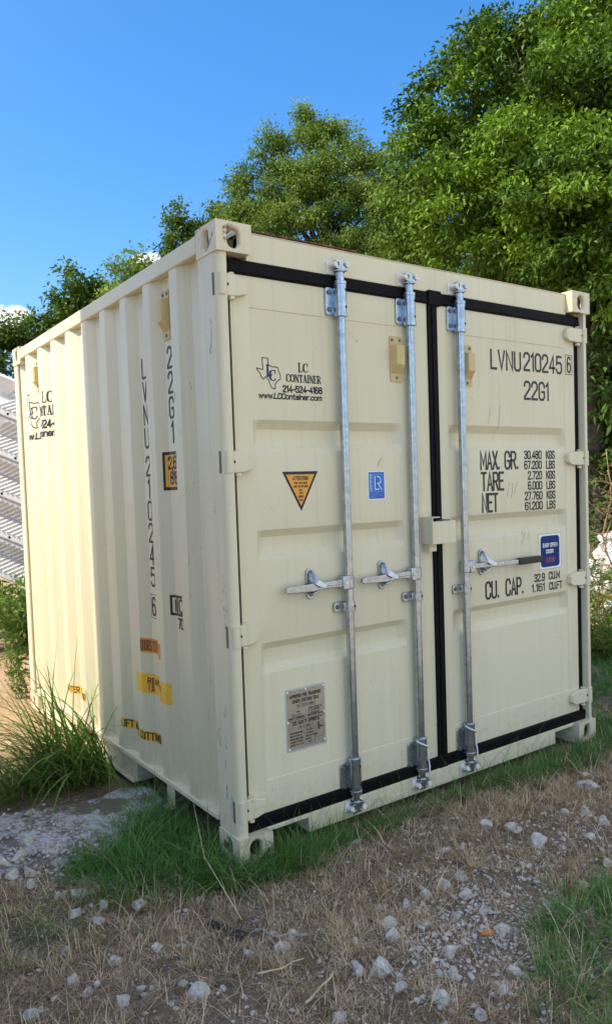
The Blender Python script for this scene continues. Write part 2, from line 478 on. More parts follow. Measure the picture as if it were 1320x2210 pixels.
# ------------------------------------------------------------------ stroke lettering
G = {
    'A': (.5, [[(0, 0), (.25, 1), (.5, 0)], [(.09, .32), (.41, .32)]]),
    'B': (.5, [[(0, 0), (0, 1), (.36, 1), (.48, .88), (.48, .64), (.36, .53), (.03, .53)], [(.36, .53), (.5, .4), (.5, .13), (.37, 0), (0, 0)]]),
    'C': (.5, [[(.5, .74), (.5, .86), (.38, 1), (.12, 1), (0, .86), (0, .14), (.12, 0), (.38, 0), (.5, .14), (.5, .26)]]),
    'D': (.5, [[(0, 0), (0, 1), (.34, 1), (.5, .84), (.5, .16), (.34, 0), (0, 0)]]),
    'E': (.46, [[(.46, 1), (0, 1), (0, 0), (.46, 0)], [(.04, .52), (.38, .52)]]),
    'F': (.46, [[(.46, 1), (0, 1), (0, 0)], [(.04, .52), (.38, .52)]]),
    'G': (.5, [[(.5, .74), (.5, .86), (.38, 1), (.12, 1), (0, .86), (0, .14), (.12, 0), (.38, 0), (.5, .14), (.5, .46), (.28, .46)]]),
    'H': (.5, [[(0, 0), (0, 1)], [(.5, 0), (.5, 1)], [(.04, .52), (.46, .52)]]),
    'I': (.06, [[(.03, 0), (.03, 1)]]),
    'K': (.5, [[(0, 0), (0, 1)], [(.5, 1), (.04, .45)], [(.16, .58), (.5, 0)]]),
    'L': (.44, [[(0, 1), (0, 0), (.44, 0)]]),
    'M': (.62, [[(0, 0), (0, 1), (.31, .25), (.62, 1), (.62, 0)]]),
    'N': (.5, [[(0, 0), (0, 1), (.5, 0), (.5, 1)]]),
    'O': (.5, [[(.12, 0), (.38, 0), (.5, .14), (.5, .86), (.38, 1), (.12, 1), (0, .86), (0, .14), (.12, 0)]]),
    'P': (.5, [[(0, 0), (0, 1), (.36, 1), (.5, .87), (.5, .6), (.36, .47), (.03, .47)]]),
    'R': (.5, [[(0, 0), (0, 1), (.36, 1), (.5, .87), (.5, .62), (.36, .49), (.03, .49)], [(.26, .49), (.5, 0)]]),
    'S': (.5, [[(.5, .78), (.5, .86), (.38, 1), (.12, 1), (0, .87), (0, .66), (.12, .54), (.38, .46), (.5, .34), (.5, .13), (.38, 0), (.12, 0), (0, .14), (0, .22)]]),
    'T': (.5, [[(0, 1), (.5, 1)], [(.25, .97), (.25, 0)]]),
    'U': (.5, [[(0, 1), (0, .14), (.12, 0), (.38, 0), (.5, .14), (.5, 1)]]),
    'V': (.5, [[(0, 1), (.25, 0), (.5, 1)]]),
    'W': (.7, [[(0, 1), (.17, 0), (.35, .8), (.53, 0), (.7, 1)]]),
    'X': (.5, [[(0, 0), (.5, 1)], [(0, 1), (.5, 0)]]),
    'Y': (.5, [[(0, 1), (.25, .48), (.5, 1)], [(.25, .46), (.25, 0)]]),
    '1': (.2, [[(0, .82), (.17, 1), (.17, 0)]]),
    '2': (.5, [[(0, .76), (0, .86), (.12, 1), (.38, 1), (.5, .86), (.5, .62), (0, .1), (0, 0), (.5, 0)]]),
    '3': (.5, [[(0, .84), (.12, 1), (.38, 1), (.5, .87), (.5, .65), (.38, .54), (.18, .54)], [(.38, .54), (.5, .42), (.5, .13), (.38, 0), (.12, 0), (0, .16)]]),
    '4': (.5, [[(.37, 0), (.37, 1), (0, .27), (.5, .27)]]),
    '5': (.5, [[(.46, 1), (.05, 1), (.02, .54), (.14, .63), (.38, .63), (.5, .5), (.5, .14), (.38, 0), (.12, 0), (0, .14), (0, .2)]]),
    '6': (.5, [[(.46, .88), (.38, 1), (.12, 1), (0, .86), (0, .14), (.12, 0), (.38, 0), (.5, .14), (.5, .44), (.38, .58), (.12, .58), (0, .46)]]),
    '7': (.5, [[(0, 1), (.5, 1), (.18, 0)]]),
    '8': (.5, [[(.14, .54), (.02, .66), (.02, .87), (.14, 1), (.36, 1), (.48, .87), (.48, .66), (.36, .54), (.14, .54), (0, .41), (0, .13), (.13, 0), (.37, 0), (.5, .13), (.5, .41), (.36, .54)]]),
    '9': (.5, [[(.04, .12), (.12, 0), (.38, 0), (.5, .14), (.5, .86), (.38, 1), (.12, 1), (0, .86), (0, .56), (.12, .42), (.38, .42), (.5, .54)]]),
    '.': (.06, [[(.03, .03), (.03, .06)]]),
    ',': (.1, [[(.08, .08), (.02, -.16)]]),
    "'": (.06, [[(.03, .78), (.03, 1.02)]]),
    '-': (.3, [[(0, .42), (.3, .42)]]),
    ' ': (.34, []),
    'w': (.6, [[(0, .68), (.15, 0), (.3, .6), (.45, 0), (.6, .68)]]),
    'o': (.46, [[(.12, 0), (.34, 0), (.46, .14), (.46, .54), (.34, .68), (.12, .68), (0, .54), (0, .14), (.12, 0)]]),
    'n': (.42, [[(0, 0), (0, .68)], [(0, .52), (.14, .68), (.3, .68), (.42, .54), (.42, 0)]]),
    't': (.3, [[(.12, .95), (.12, .1), (.2, 0), (.3, 0)], [(0, .68), (.28, .68)]]),
    'a': (.42, [[(.04, .6), (.14, .68), (.3, .68), (.4, .56), (.4, 0)], [(.4, .38), (.12, .38), (0, .26), (0, .12), (.1, 0), (.26, 0), (.4, .14)]]),
    'i': (.06, [[(.03, 0), (.03, .68)], [(.03, .86), (.03, 1)]]),
    'e': (.44, [[(.03, .35), (.44, .35), (.44, .54), (.32, .68), (.12, .68), (0, .54), (0, .14), (.12, 0), (.34, 0), (.43, .12)]]),
    'r': (.28, [[(0, 0), (0, .68)], [(0, .48), (.12, .66), (.28, .68)]]),
    'c': (.42, [[(.42, .52), (.32, .68), (.12, .68), (0, .54), (0, .14), (.12, 0), (.32, 0), (.42, .16)]]),
    'm': (.68, [[(0, 0), (0, .68)], [(0, .54), (.12, .68), (.24, .68), (.34, .54), (.34, 0)], [(.34, .54), (.46, .68), (.58, .68), (.68, .54), (.68, 0)]]),
    'f': (.3, [[(.3, 1), (.18, 1), (.1, .88), (.1, 0)], [(0, .68), (.27, .68)]]),
    'h': (.42, [[(0, 0), (0, 1)], [(0, .52), (.14, .68), (.3, .68), (.42, .54), (.42, 0)]]),
}
G['0'] = G['O']
G['J'] = (.4, [[(.4, 1), (.4, .14), (.28, 0), (.1, 0), (0, .14)]])
# serif capitals: (polyline, stroke factor)
GS = {
    'L': (.6, [([(.12, 0), (.12, 1)], 1.7), ([(0, 0), (.52, 0), (.58, .22)], .7), ([(0, 1), (.26, 1)], .7)]),
    'C': (.66, [([(.62, .70), (.60, .90), (.48, 1), (.30, 1), (.12, .88)], .8), ([(.12, .88), (.04, .68), (.04, .32), (.12, .12)], 1.8), ([(.12, .12), (.30, 0), (.48, 0), (.64, .2)], .8), ([(.62, .66), (.62, 1.0)], .6)]),
    'O': (.72, [([(.14, .9), (.04, .68), (.04, .32), (.14, .1)], 1.7), ([(.58, .9), (.68, .68), (.68, .32), (.58, .1)], 1.7), ([(.14, .9), (.28, 1), (.44, 1), (.58, .9)], .7), ([(.14, .1), (.28, 0), (.44, 0), (.58, .1)], .7)]),
    'N': (.72, [([(.1, 0), (.1, 1)], .7), ([(.12, 1), (.6, 0)], 1.7), ([(.62, 0), (.62, 1)], .7), ([(0, 0), (.22, 0)], .7), ([(0, 1), (.12, 1)], .7), ([(.5, 1), (.74, 1)], .7)]),
    'T': (.62, [([(.31, 0), (.31, 1)], 1.7), ([(.03, .76), (.03, 1), (.59, 1), (.59, .76)], .7), ([(.18, 0), (.44, 0)], .7)]),
    'A': (.72, [([(.36, 1), (.60, 0)], 1.7), ([(.33, .95), (.1, 0)], .7), ([(.18, .34), (.5, .34)], .7), ([(0, 0), (.22, 0)], .7), ([(.48, 0), (.74, 0)], .7)]),
    'I': (.3, [([(.15, 0), (.15, 1)], 1.7), ([(.02, 0), (.28, 0)], .7), ([(.02, 1), (.28, 1)], .7)]),
    'E': (.6, [([(.12, 0), (.12, 1)], 1.7), ([(0, 1), (.54, 1), (.56, .78)], .7), ([(0, 0), (.54, 0), (.58, .24)], .7), ([(.12, .52), (.42, .52)], .7)]),
    'R': (.68, [([(.12, 0), (.12, 1)], 1.7), ([(0, 1), (.42, 1), (.54, .88), (.54, .66), (.42, .52), (.14, .52)], .9), ([(.32, .5), (.62, 0)], 1.5), ([(0, 0), (.26, 0)], .7), ([(.56, 0), (.7, 0)], .7)]),
    ' ': (.3, []),
}


def layout(text, x, z, h, width=None, ws=1.0, gap=.16, serif=False, slant=0.0):
    """-> list of (polyline2d, stroke factor); width fits the whole line by scaling in x"""
    D = GS if serif else G
    if width is not None:
        tot = sum(D[c][0] for c in text) + gap * (len(text) - 1)
        ws = width / (tot * h)
    out = []; cx = x
    for ch in text:
        w, pls = D[ch]
        for pl in pls:
            p, k = (pl if serif else (pl, 1.0))
            out.append(([(cx + (a + slant * b) * h * ws, z + b * h) for a, b in p], k))
        cx += (w + gap) * h * ws
    return out


def stroke(mb, pls, sw, mapf, off, step=None):
    """turn polylines into mitred ribbons laid on the surface mapf(u, v, off)"""
    for i, (pl, k) in enumerate(pls):
        w = sw * k / 2
        pts = [Vector((a, b)) for a, b in pl]
        if step:
            q = [pts[0]]
            for a, b in zip(pts, pts[1:]):
                m = max(1, int((b - a).length / step))
                q += [a.lerp(b, j / m) for j in range(1, m + 1)]
            pts = q
        closed = (pts[0] - pts[-1]).length < 1e-6 and len(pts) > 2
        n = len(pts)
        o = off + (i % 7) * 3e-5
        L = []; R = []
        for j, p in enumerate(pts):
            if closed:
                a = (pts[j] - pts[j - 1 if j else n - 2]); b = (pts[j + 1 if j < n - 1 else 1] - pts[j])
            else:
                a = pts[j] - pts[j - 1] if j else pts[1] - pts[0]
                b = pts[j + 1] - pts[j] if j < n - 1 else pts[-1] - pts[-2]
            a = a.normalized(); b = b.normalized()
            na = Vector((-a.y, a.x)); nb = Vector((-b.y, b.x))
            m = na + nb
            if m.length < .2: m = na
            m.normalize()
            m *= w / max(.45, m.dot(na))
            e = Vector((0, 0))
            if not closed and j == 0: e = -a * w * .9
            if not closed and j == n - 1: e = b * w * .9
            L.append(mapf(*(p + m + e), o)); R.append(mapf(*(p - m + e), o))
        vs = L + R
        mb.add(vs, [(j, n + j, n + j + 1, j + 1) for j in range(n - 1)])


def rect_pl(x0, z0, x1, z1):
    return ([(x0, z0), (x1, z0), (x1, z1), (x0, z1), (x0, z0)], 1.0)


def patch(mb, x0, x1, z0, z1, mapf, off, nx=1, nz=1):
    for i in range(nx):
        for j in range(nz):
            a0 = x0 + (x1 - x0) * i / nx; a1 = x0 + (x1 - x0) * (i + 1) / nx
            b0 = z0 + (z1 - z0) * j / nz; b1 = z0 + (z1 - z0) * (j + 1) / nz
            mb.add([mapf(a0, b0, off), mapf(a1, b0, off), mapf(a1, b1, off), mapf(a0, b1, off)], [(0, 1, 2, 3)])


def poly_patch(mb, pts, mapf, off):
    mb.add([mapf(a, b, off) for a, b in pts], [tuple(range(len(pts)))])


def rrect(x0, x1, z0, z1, r, n=5):
    out = []
    for cx, cz, a0 in ((x1 - r, z1 - r, 0), (x0 + r, z1 - r, 90), (x0 + r, z0 + r, 180), (x1 - r, z0 + r, 270)):
        for i in range(n + 1):
            t = math.radians(a0 + 90 * i / n)
            out.append((cx + r * math.cos(t), cz + r * math.sin(t)))
    return out


# ================================================================== SETTING
GZ = -0.006


def hgt(x, y):
    v = Vector((x * .9, y * .9, 0))
    h = .030 * mnoise.noise(v) + .016 * mnoise.noise(v * 3.1 + Vector((5, 1, 0))) + .009 * mnoise.noise(v * 9.0) + .006 * mnoise.noise(v * 21.0)
    d = max(-x - .0, -y, x - 2.44, y - 2.99, 0.0)       # calm under the container
    k = min(1.0, d / .35)
    far = max(0.0, y - 7) * .012
    return GZ + h * (.25 + .75 * k) - .012 * (1 - k) + far


def build_ground():
    xs = np.concatenate([np.linspace(-260, -4.2, 16), np.arange(-4, 9.01, .05), np.linspace(9.4, 300, 22)])
    ys = np.concatenate([np.linspace(-200, -4.2, 14), np.arange(-4, 9.01, .05), np.linspace(9.4, 400, 26)])
    nx, ny = len(xs), len(ys)
    v = [(float(x), float(y), hgt(float(x), float(y)) if -5 < x < 10 and -5 < y < 10 else GZ + max(0, float(y) - 7) * .012) for y in ys for x in xs]
    f = [(j * nx + i, j * nx + i + 1, (j + 1) * nx + i + 1, (j + 1) * nx + i) for j in range(ny - 1) for i in range(nx - 1)]
    mb = MB(); mb.add(v, f)
    return kind(mb.build('ground', M_ground, smooth=True), 'structure')


build_ground()


def build_pad():
    out = [(-1.25, .62), (-.95, .64), (-.72, .56), (-.52, .50), (-.38, .47), (-.27, .55), (-.12, .68), (.05, .80), (.05, 1.02), (-.06, 1.08), (-.24, 1.03), (-.45, 1.10), (-.62, 1.16), (-.85, 1.14), (-1.25, 1.2)]
    bm = bmesh.new()
    P = [Vector((a, b, 0)) for a, b in out]
    q = []
    for i, p in enumerate(P):
        nx = P[(i + 1) % len(P)]
        for k in range(4):
            t = p.lerp(nx, k / 4)
            q.append(t + Vector((mnoise.noise(t * 6) * .03, mnoise.noise(t * 6 + Vector((9, 0, 0))) * .03, 0)))
    cen = sum(q, Vector()) / len(q)
    rings = [(1.0, -.05), (1.0, .012), (.97, .024), (.85, .03), (.65, .032), (.4, .034), (.2, .034)]
    vs = []
    for s_, z in rings:
        vs.append([bm.verts.new((cen.x + (p.x - cen.x) * s_, cen.y + (p.y - cen.y) * s_,
                                 GZ + z + (mnoise.noise(Vector((p.x * s_ * 7, p.y * s_ * 7, 3))) * .008 if z > 0 else 0))) for p in q])
    n = len(q)
    for a, b in zip(vs, vs[1:]):
        for i in range(n): bm.faces.new((a[i], a[(i + 1) % n], b[(i + 1) % n], b[i]))
    bm.faces.new(vs[-1])
    me = bpy.data.meshes.new('concrete_pad'); bm.to_mesh(me); bm.free()
    me.materials.append(M_pad); me.shade_smooth()
    o = bpy.data.objects.new('concrete_pad', me); C.objects.link(o)
    kind(o, 'structure')


build_pad()

# ================================================================== CONTAINER
WD, LN, HT = 2.438, 2.991, 2.591
cont = thing('shipping_container', 'cream steel shipping container with double doors and galvanised lock rods', 'shipping container', (0, 0, 0))


def casting(cx, cy, top):
    """corner casting with its outer corner at (cx, cy); cx, cy in {0,max}; three oval apertures"""
    sx = 1 if cx == 0 else -1
    sy = 1 if cy == 0 else -1
    z0 = HT - .118 if top else 0.0
    z1 = z0 + .118
    A, B = .162, .178       # along x, along y
    mb = MB()

    def plate(o, u, v, w, h, hw, hh, hc, depth, nrm):
        """rectangular face with an oval hole and a tunnel behind it"""
        o, u, v, nrm = Vector(o), Vector(u), Vector(v), Vector(nrm)
        N = 24
        hole = []
        r = min(hw, hh) / 2
        for i in range(N):
            t = 2 * PI * i / N
            c, s_ = math.cos(t), math.sin(t)
            if hh >= hw: hole.append((hc[0] + r * c, hc[1] + r * s_ + (hh / 2 - r) * (1 if s_ >= 0 else -1)))
            else: hole.append((hc[0] + r * c + (hw / 2 - r) * (1 if c >= 0 else -1), hc[1] + r * s_))
        rim = []
        for a, b in hole:
            dx, dy = a - hc[0], b - hc[1]
            tx = ((w - hc[0]) if dx > 0 else hc[0]) / max(abs(dx), 1e-9)
            ty = ((h - hc[1]) if dy > 0 else hc[1]) / max(abs(dy), 1e-9)
            t = min(tx, ty)
            rim.append([hc[0] + dx * t, hc[1] + dy * t])
        for cxn, cyn in ((0, 0), (w, 0), (w, h), (0, h)):       # snap the nearest rim point to each corner
            k = min(range(N), key=lambda i: (rim[i][0] - cxn) ** 2 + (rim[i][1] - cyn) ** 2)
            rim[k] = [cxn, cyn]
        V = [o + u * a + v * b for a, b in rim] + [o + u * a + v * b for a, b in hole] + [o + u * a + v * b - nrm * depth for a, b in hole]
        F = []
        for i in range(N):
            j = (i + 1) % N
            F.append((i, j, N + j, N + i)); F.append((N + i, N + j, 2 * N + j, 2 * N + i))
        mb.add(V, F)
    X = lambda a: cx + sx * a
    Y = lambda b: cy + sy * b
    t = .026
    # end face (y side), side face (x side), horizontal face
    plate((X(0), Y(0), z0), (sx, 0, 0), (0, 0, 1), A, .118, .058, .080, (.080, .057), t, (0, -sy, 0))
    plate((X(0), Y(0), z0), (0, sy, 0), (0, 0, 1), B, .118, .048, .080, (.090, .057), t, (-sx, 0, 0))
    zz = z1 if top else z0
    plate((X(0), Y(0), zz), (sx, 0, 0), (0, sy, 0), A, B, .065, .124, (.09, .09), t, (0, 0, 1 if top else -1))
    zo = z0 if top else z1
    # closing faces on the inward sides
    mb.add([(X(A), Y(0), z0), (X(A), Y(B), z0), (X(A), Y(B), z1), (X(A), Y(0), z1)], [(0, 1, 2, 3)])
    mb.add([(X(0), Y(B), z0), (X(A), Y(B), z0), (X(A), Y(B), z1), (X(0), Y(B), z1)], [(0, 1, 2, 3)])
    mb.add([(X(0), Y(0), zo), (X(A), Y(0), zo), (X(A), Y(B), zo), (X(0), Y(B), zo)], [(0, 1, 2, 3)])
    o = mb.build('corner_casting', M_cast, cont)
    bm = bmesh.new(); bm.from_mesh(o.data)
    bmesh.ops.remove_doubles(bm, verts=bm.verts, dist=1e-5)
    bmesh.ops.recalc_face_normals(bm, faces=bm.faces)
    bm.to_mesh(o.data); bm.free()
    b = o.modifiers.new('bevel', 'BEVEL'); b.width = .012; b.segments = 4; b.limit_method = 'ANGLE'; b.angle_limit = math.radians(50)
    return o


for cx in (0, WD):
    for cy in (0, LN):
        for tp in (0, 1):
            casting(cx, cy, tp)

# side panels: trapezoid corrugation
PITCH, Y0 = .2825, .444
DEPTH = .036
XS = .008


def side_depth(y):
    """distance of the outer skin of the side panel behind the outer plane"""
    u = (y - Y0) % PITCH            # 0 = rear edge of a ridge
    if u < .068: return DEPTH * u / .068
    if u < .1425: return DEPTH
    if u < .2105: return DEPTH * (1 - (u - .1425) / .068)
    return 0.0


def map_left(y, z, off):
    return (XS + side_depth(y) - off, y, z)


def build_side(right):
    ys = [.155]
    k = -1
    brk = []
    for k in range(-1, 9):
        for d in (0, .068, .1425, .2105):
            brk.append(Y0 + k * PITCH + d)
    ys += [b for b in brk if .16 < b < 2.885] + [2.89]
    mb = MB()
    V = []
    for y in ys:
        d = XS + side_depth(y) if y < 2.72 else XS + min(DEPTH, side_depth(y))
        x = WD - d if right else d
        V += [(x, y, .165), (x, y, 2.503)]
    n = len(ys)
    mb.add(V, [(2 * i, 2 * i + 1, 2 * i + 3, 2 * i + 2) if not right else (2 * i, 2 * i + 2, 2 * i + 3, 2 * i + 1) for i in range(n - 1)])
    o = mb.build('side_wall', M_paint, cont)
    so = o.modifiers.new('solid', 'SOLIDIFY'); so.thickness = .002; so.offset = -1
    b = o.modifiers.new('bevel', 'BEVEL'); b.width = .012; b.segments = 3; b.limit_method = 'ANGLE'; b.angle_limit = math.radians(20)
    o.data.shade_smooth()
    return o


side = build_side(False)
build_side(True)

for right in (0, 1):
    fx = (lambda a, b: (WD - b, WD - a)) if right else (lambda a, b: (a, b))
    mb = MB()                                                       # top rail: square tube
    mb.box(*fx(.003, .063), .178, LN - .178, 2.503, 2.575)
    mb.build('top_rail', M_paint, cont, bevel=.006)
    mb = MB()                                                       # bottom rail: lip, flange, web with fork pockets
    mb.box(*fx(.001, .075), .178, LN - .178, .142, .166)
    segs = [(.668, .742), (1.112, 1.70), (2.06, LN - .178)]
    for a, b in segs:
        mb.box(*fx(.034, .040), a, b, .012, .142)
        mb.box(*fx(.004, .034), a, b, .012, .018)
    for a in (.742, 1.112, 1.70, 2.06):                              # pocket cheeks run through to the other side
        if right: continue
        mb.box(.03, WD - .03, a - .003, a + .003, .012, .1415)
    mb.build('bottom_rail', M_paint, cont, bevel=.003)
mb = MB()
for a in (.45, .6, 1.25, 1.42, 1.56, 2.2, 2.45, 2.7):
    mb.box(.34, WD - .046, a, a + .045, .03, .141)
mb.build('cross_member', M_paint, cont)

# posts -------------------------------------------------------------
def front_post(right):
    # plan section (x, y): rounded outer corner, flat front lip, rebate behind for the door seal
    prof = [(.004, .165), (.004, .045)]
    for i in range(7):
        t = i / 6 * PI / 2
        prof.append((.034 - .030 * math.cos(t), .040 - .030 * math.sin(t)))
    prof += [(.048, .010), (.048, .052), (.066, .056), (.066, .080), (.05, .165)]
    if right: prof = [(WD - a, b) for a, b in prof][::-1]
    mb = MB()
    mb.prism([(a, b, .118) for a, b in prof], (0, 0, HT - .236))
    o = mb.build('corner_post', M_paint, cont)
    auto_smooth(o, 35)
    return o


front_post(0); front_post(1)
for right in (0, 1):
    prof = [(.004, LN - .004), (.004, 2.905), (.012, 2.899), (.055, 2.899), (.055, 2.93), (.15, 2.93), (.15, LN - .004)]
    if right: prof = [(WD - a, b) for a, b in prof][::-1]
    mb = MB(); mb.prism([(a, b, .118) for a, b in prof][::-1], (0, 0, HT - .236))
    mb.build('corner_post', M_paint, cont, bevel=.004)

# door-end header and sill
DY = .045
mb = MB(); mb.box(.162, WD - .162, DY, DY + .10, 2.462, 2.574)
mb.prism([(.162, DY - .003, 2.574), (WD - .162, DY - .003, 2.574), (WD - .162, DY + .14, 2.582), (.162, DY + .14, 2.582)], (0, 0, .004))
hd = mb.build('door_header', M_paint, cont, bevel=.004)
mb = MB()
x = .175
pts = []
for i in range(26):
    w = random.uniform(.012, .04); hh = random.uniform(.002, .010)
    mb.box(x, x + w, DY - .0045, DY + .05, 2.586 - hh * .5, 2.586 + hh * .5)
    x += w + random.uniform(0, .012)
    if x > .72: break
rs = mb.build('rusted_edge', M_rustedge, hd)
mb = MB()
mb.box(.066, .37, DY - .012, DY + .09, .098, .118)
mb.box(.37, 2.10, DY - .012, DY + .09, .032, .118)
mb.box(2.10, WD - .066, DY - .012, DY + .09, .098, .118)
mb.build('door_sill', M_paint, cont, bevel=.004)
# roof with shallow die-stamped troughs, rear wall, floor underside
mb = MB()
ys = [.14]
V = []
yy = .14
row = []
while yy < LN - .12:
    for d, z in ((0, 2.574), (.03, 2.562), (.09, 2.562), (.12, 2.574)):
        row.append((yy + d, z))
    yy += .21
for y, z in row: V += [(.06, y, z), (WD - .06, y, z)]
mb.add(V, [(2 * i, 2 * i + 1, 2 * i + 3, 2 * i + 2) for i in range(len(row) - 1)])
rf = mb.build('roof', M_paint, cont); sl = rf.modifiers.new('solid', 'SOLIDIFY'); sl.thickness = .003
mb = MB()
row = []
xx = .15
while xx < WD - .2:
    for d, y in ((0, LN - .012), (.11, LN - .012), (.128, LN - .055), (.24, LN - .055)):
        row.append((xx + d, y))
    xx += .258
V = []
for x, y in row: V += [(x, y, .15), (x, y, 2.5)]
mb.add(V, [(2 * i, 2 * i + 1, 2 * i + 3, 2 * i + 2) for i in range(len(row) - 1)])
mb.box(.15, WD - .15, LN - .06, LN - .005, 2.5, 2.58)
mb.box(.15, WD - .15, LN - .06, LN - .005, .02, .15)
rw = mb.build('rear_wall', M_paint, cont)
mb = MB(); mb.box(.045, WD - .045, .14, LN - .07, .1415, .165)
mb.build('floor', simple('floor_board', (.12, .09, .06), .8), cont)

# doors -------------------------------------------------------------
BANDS = [(1.823, 1.785, 1.724, 1.690), (1.365, 1.333, 1.270, 1.241), (.892, .860, .795, .762)]  # door coordinates from image pixels, rescaled about the camera to the door plane
DZ0, DZ1 = .176, 2.402
PZ0, PZ1 = .31, 2.277
INSET, BD = .003, .033
PAN = {0: (.165, .995), 1: (1.305, 2.254)}


def door_off(x, z, which):
    xa, xb = PAN[which]
    if xa < x < xb and PZ0 < z < PZ1: return DY + INSET
    return DY


def build_door(which):
    x0, x1 = ((.079, 1.174), (1.238, 2.345))[which]
    xa, xb = PAN[which]
    e = .0015
    xs = [x0, xa, xa + e, xa + .034, xb - .034, xb - e, xb, x1]
    zs = [DZ0, PZ0, PZ0 + e]
    for b in BANDS[::-1]: zs += [b[3], b[2], b[1], b[0]]
    zs += [PZ1 - e, PZ1, DZ1]
    inner = set()
    for b in BANDS: inner |= {b[1], b[2]}
    V = []
    for z in zs:
        for i, x in enumerate(xs):
            d = 0.0
            if 2 <= i <= 5 and PZ0 < z < PZ1:
                d = INSET
                if 3 <= i <= 4 and z in inner: d = INSET + BD
            V.append((x, DY + d, z))
    nx = len(xs)
    F = [(j * nx + i, j * nx + i + 1, (j + 1) * nx + i + 1, (j + 1) * nx + i) for j in range(len(zs) - 1) for i in range(nx - 1)]
    mb = MB(); mb.add(V, F)
    nz = len(zs)                                                    # returns and back
    mb.add([(x0, DY, DZ0), (x1, DY, DZ0), (x1, DY, DZ1), (x0, DY, DZ1), (x0, DY + .09, DZ0), (x1, DY + .09, DZ0), (x1, DY + .09, DZ1), (x0, DY + .09, DZ1)],
           [(0, 4, 5, 1), (1, 5, 6, 2), (2, 6, 7, 3), (3, 7, 4, 0), (4, 7, 6, 5)])
    o = mb.build('door', M_paint, cont)
    bm = bmesh.new(); bm.from_mesh(o.data); bmesh.ops.remove_doubles(bm, verts=bm.verts, dist=1e-6)
    bm.to_mesh(o.data); bm.free()
    b = o.modifiers.new('bevel', 'BEVEL'); b.width = .010; b.segments = 3; b.limit_method = 'ANGLE'; b.angle_limit = math.radians(25)
    b.use_clamp_overlap = True
    o.data.shade_smooth()
    return o


door = [build_door(0), build_door(1)]
door[0]['label'] = 'left door leaf with two lock rods, stickers and data plate'
door[1]['label'] = 'right door leaf with one lock rod and stencilled weights'


def mapD(which):
    return lambda x, z, off: (x, door_off(x, z, which) - off, z)


ML, MR = mapD(0), mapD(1)

# gaskets
def gasket(boxes, parent, bev=.006):
    mb = MB()
    for b in boxes: mb.box(*b)
    return mb.build('gasket', M_rubber, parent, bevel=bev)


GY0, GY1 = .036, .075
gasket([(.052, .0785, .050, .085, .16, 2.404)], door[0], .004)
gasket([(.050, 1.205, GY0, GY1, 2.403, 2.461)], door[0])
gasket([(.052, 1.205, GY0 - .004, GY1, .119, .1755)], door[0])
gasket([(1.1745, 1.2375, .034, .08, .10, 2.402)], door[1])
gasket([(1.175, 1.262, .026, .07, 2.395, 2.468)], door[1])
gasket([(1.262, WD - .050, GY0, GY1, 2.403, 2.461)], door[1])
gasket([(1.2055, WD - .050, GY0 - .004, GY1, .119, .1755)], door[1])
gasket([(2.3455, 2.386, .047, .085, .1756, 2.403)], door[1], .004)


for pr, x0, x1 in ((door[0], .056, 1.17), (door[1], 1.266, WD - .056)):
    mb = MB(); mb.box(x0, x1, GY0 - .005, GY0 - .0005, 2.409, 2.424); mb.build('gasket_lip', M_rubber, pr, bevel=.002)
    mb = MB(); mb.box(x0, x1, GY0 - .010, GY0 - .0045, .150, .166); mb.build('gasket_lip', M_rubber, pr, bevel=.002)
mb = MB(); mb.box(1.197, 1.213, .029, .0335, .178, 2.39); mb.build('gasket_lip', M_rubber, door[1], bevel=.002)


def hinge(which, zc, h=.088):
    mb = MB()
    if which == 0: f = lambda a: a
    else: f = lambda a: WD - a
    P = lambda a, y, z: (f(a), y, zc + z)
    # blade: thick at the pin, tapering towards the door, chamfered ends
    q = [(.052, -h / 2), (.052, h / 2), (.085, h / 2), (.120, h * .36), (.146, h * .30), (.146, -h * .34), (.10, -h / 2 + .002)]
    if which == 1:
        q = [(.040, -h * .42), (.040, h * .42), (.085, h * .46), (.165, h * .40), (.190, h * .22), (.190, -h * .22), (.165, -h * .40), (.085, -h * .46)]
    mb.prism([P(a, .017, z) for a, z in q], (0, .027, 0))
    o = mb.build('hinge', M_paint, door[which], bevel=.004)
    mb = MB()
    # pin barrel and lugs
    mb.cyl(P(.030, .022, -h / 2 + .001), P(.030, .022, h / 2 - .001), .0185, n=18)
    mb.cyl(P(.078, .030, -h / 2 - .012), P(.078, .030, -h / 2), .013, n=12)
    mb.cyl(P(.078, .030, h / 2), P(.078, .030, h / 2 + .006), .013, n=12)
    b = mb.build('hinge_pin', M_paint, door[which]); auto_smooth(b)
    mb = MB()
    xx = .054 if which == 0 else .052
    mb.mi = 0
    mb.cyl(P(xx, .0168, 0), P(xx, .0160, 0), .006, n=10)
    mb.build('hinge_hole', M_hole, door[which])
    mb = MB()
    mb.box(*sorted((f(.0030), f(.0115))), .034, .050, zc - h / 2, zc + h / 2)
    mb.build('hinge_notch_shade', M_notch_shade, door[which])  # dark box painted as the shaded notch beside the pin
    return o


for zc in (2.350, 1.648, .943, .222): hinge(0, zc)
for zc in (2.350, 1.650, .955, .262): hinge(1, zc)

# lock gear -----------------------------------------------------------
BY = .016
BARS = [(0, .620), (0, 1.034), (1, 1.374)]


def bolt(mb, x, y, z, r=.011, h=.006):
    mb.cyl((x, y, z), (x, y - h, z), r, r * .82, n=10)


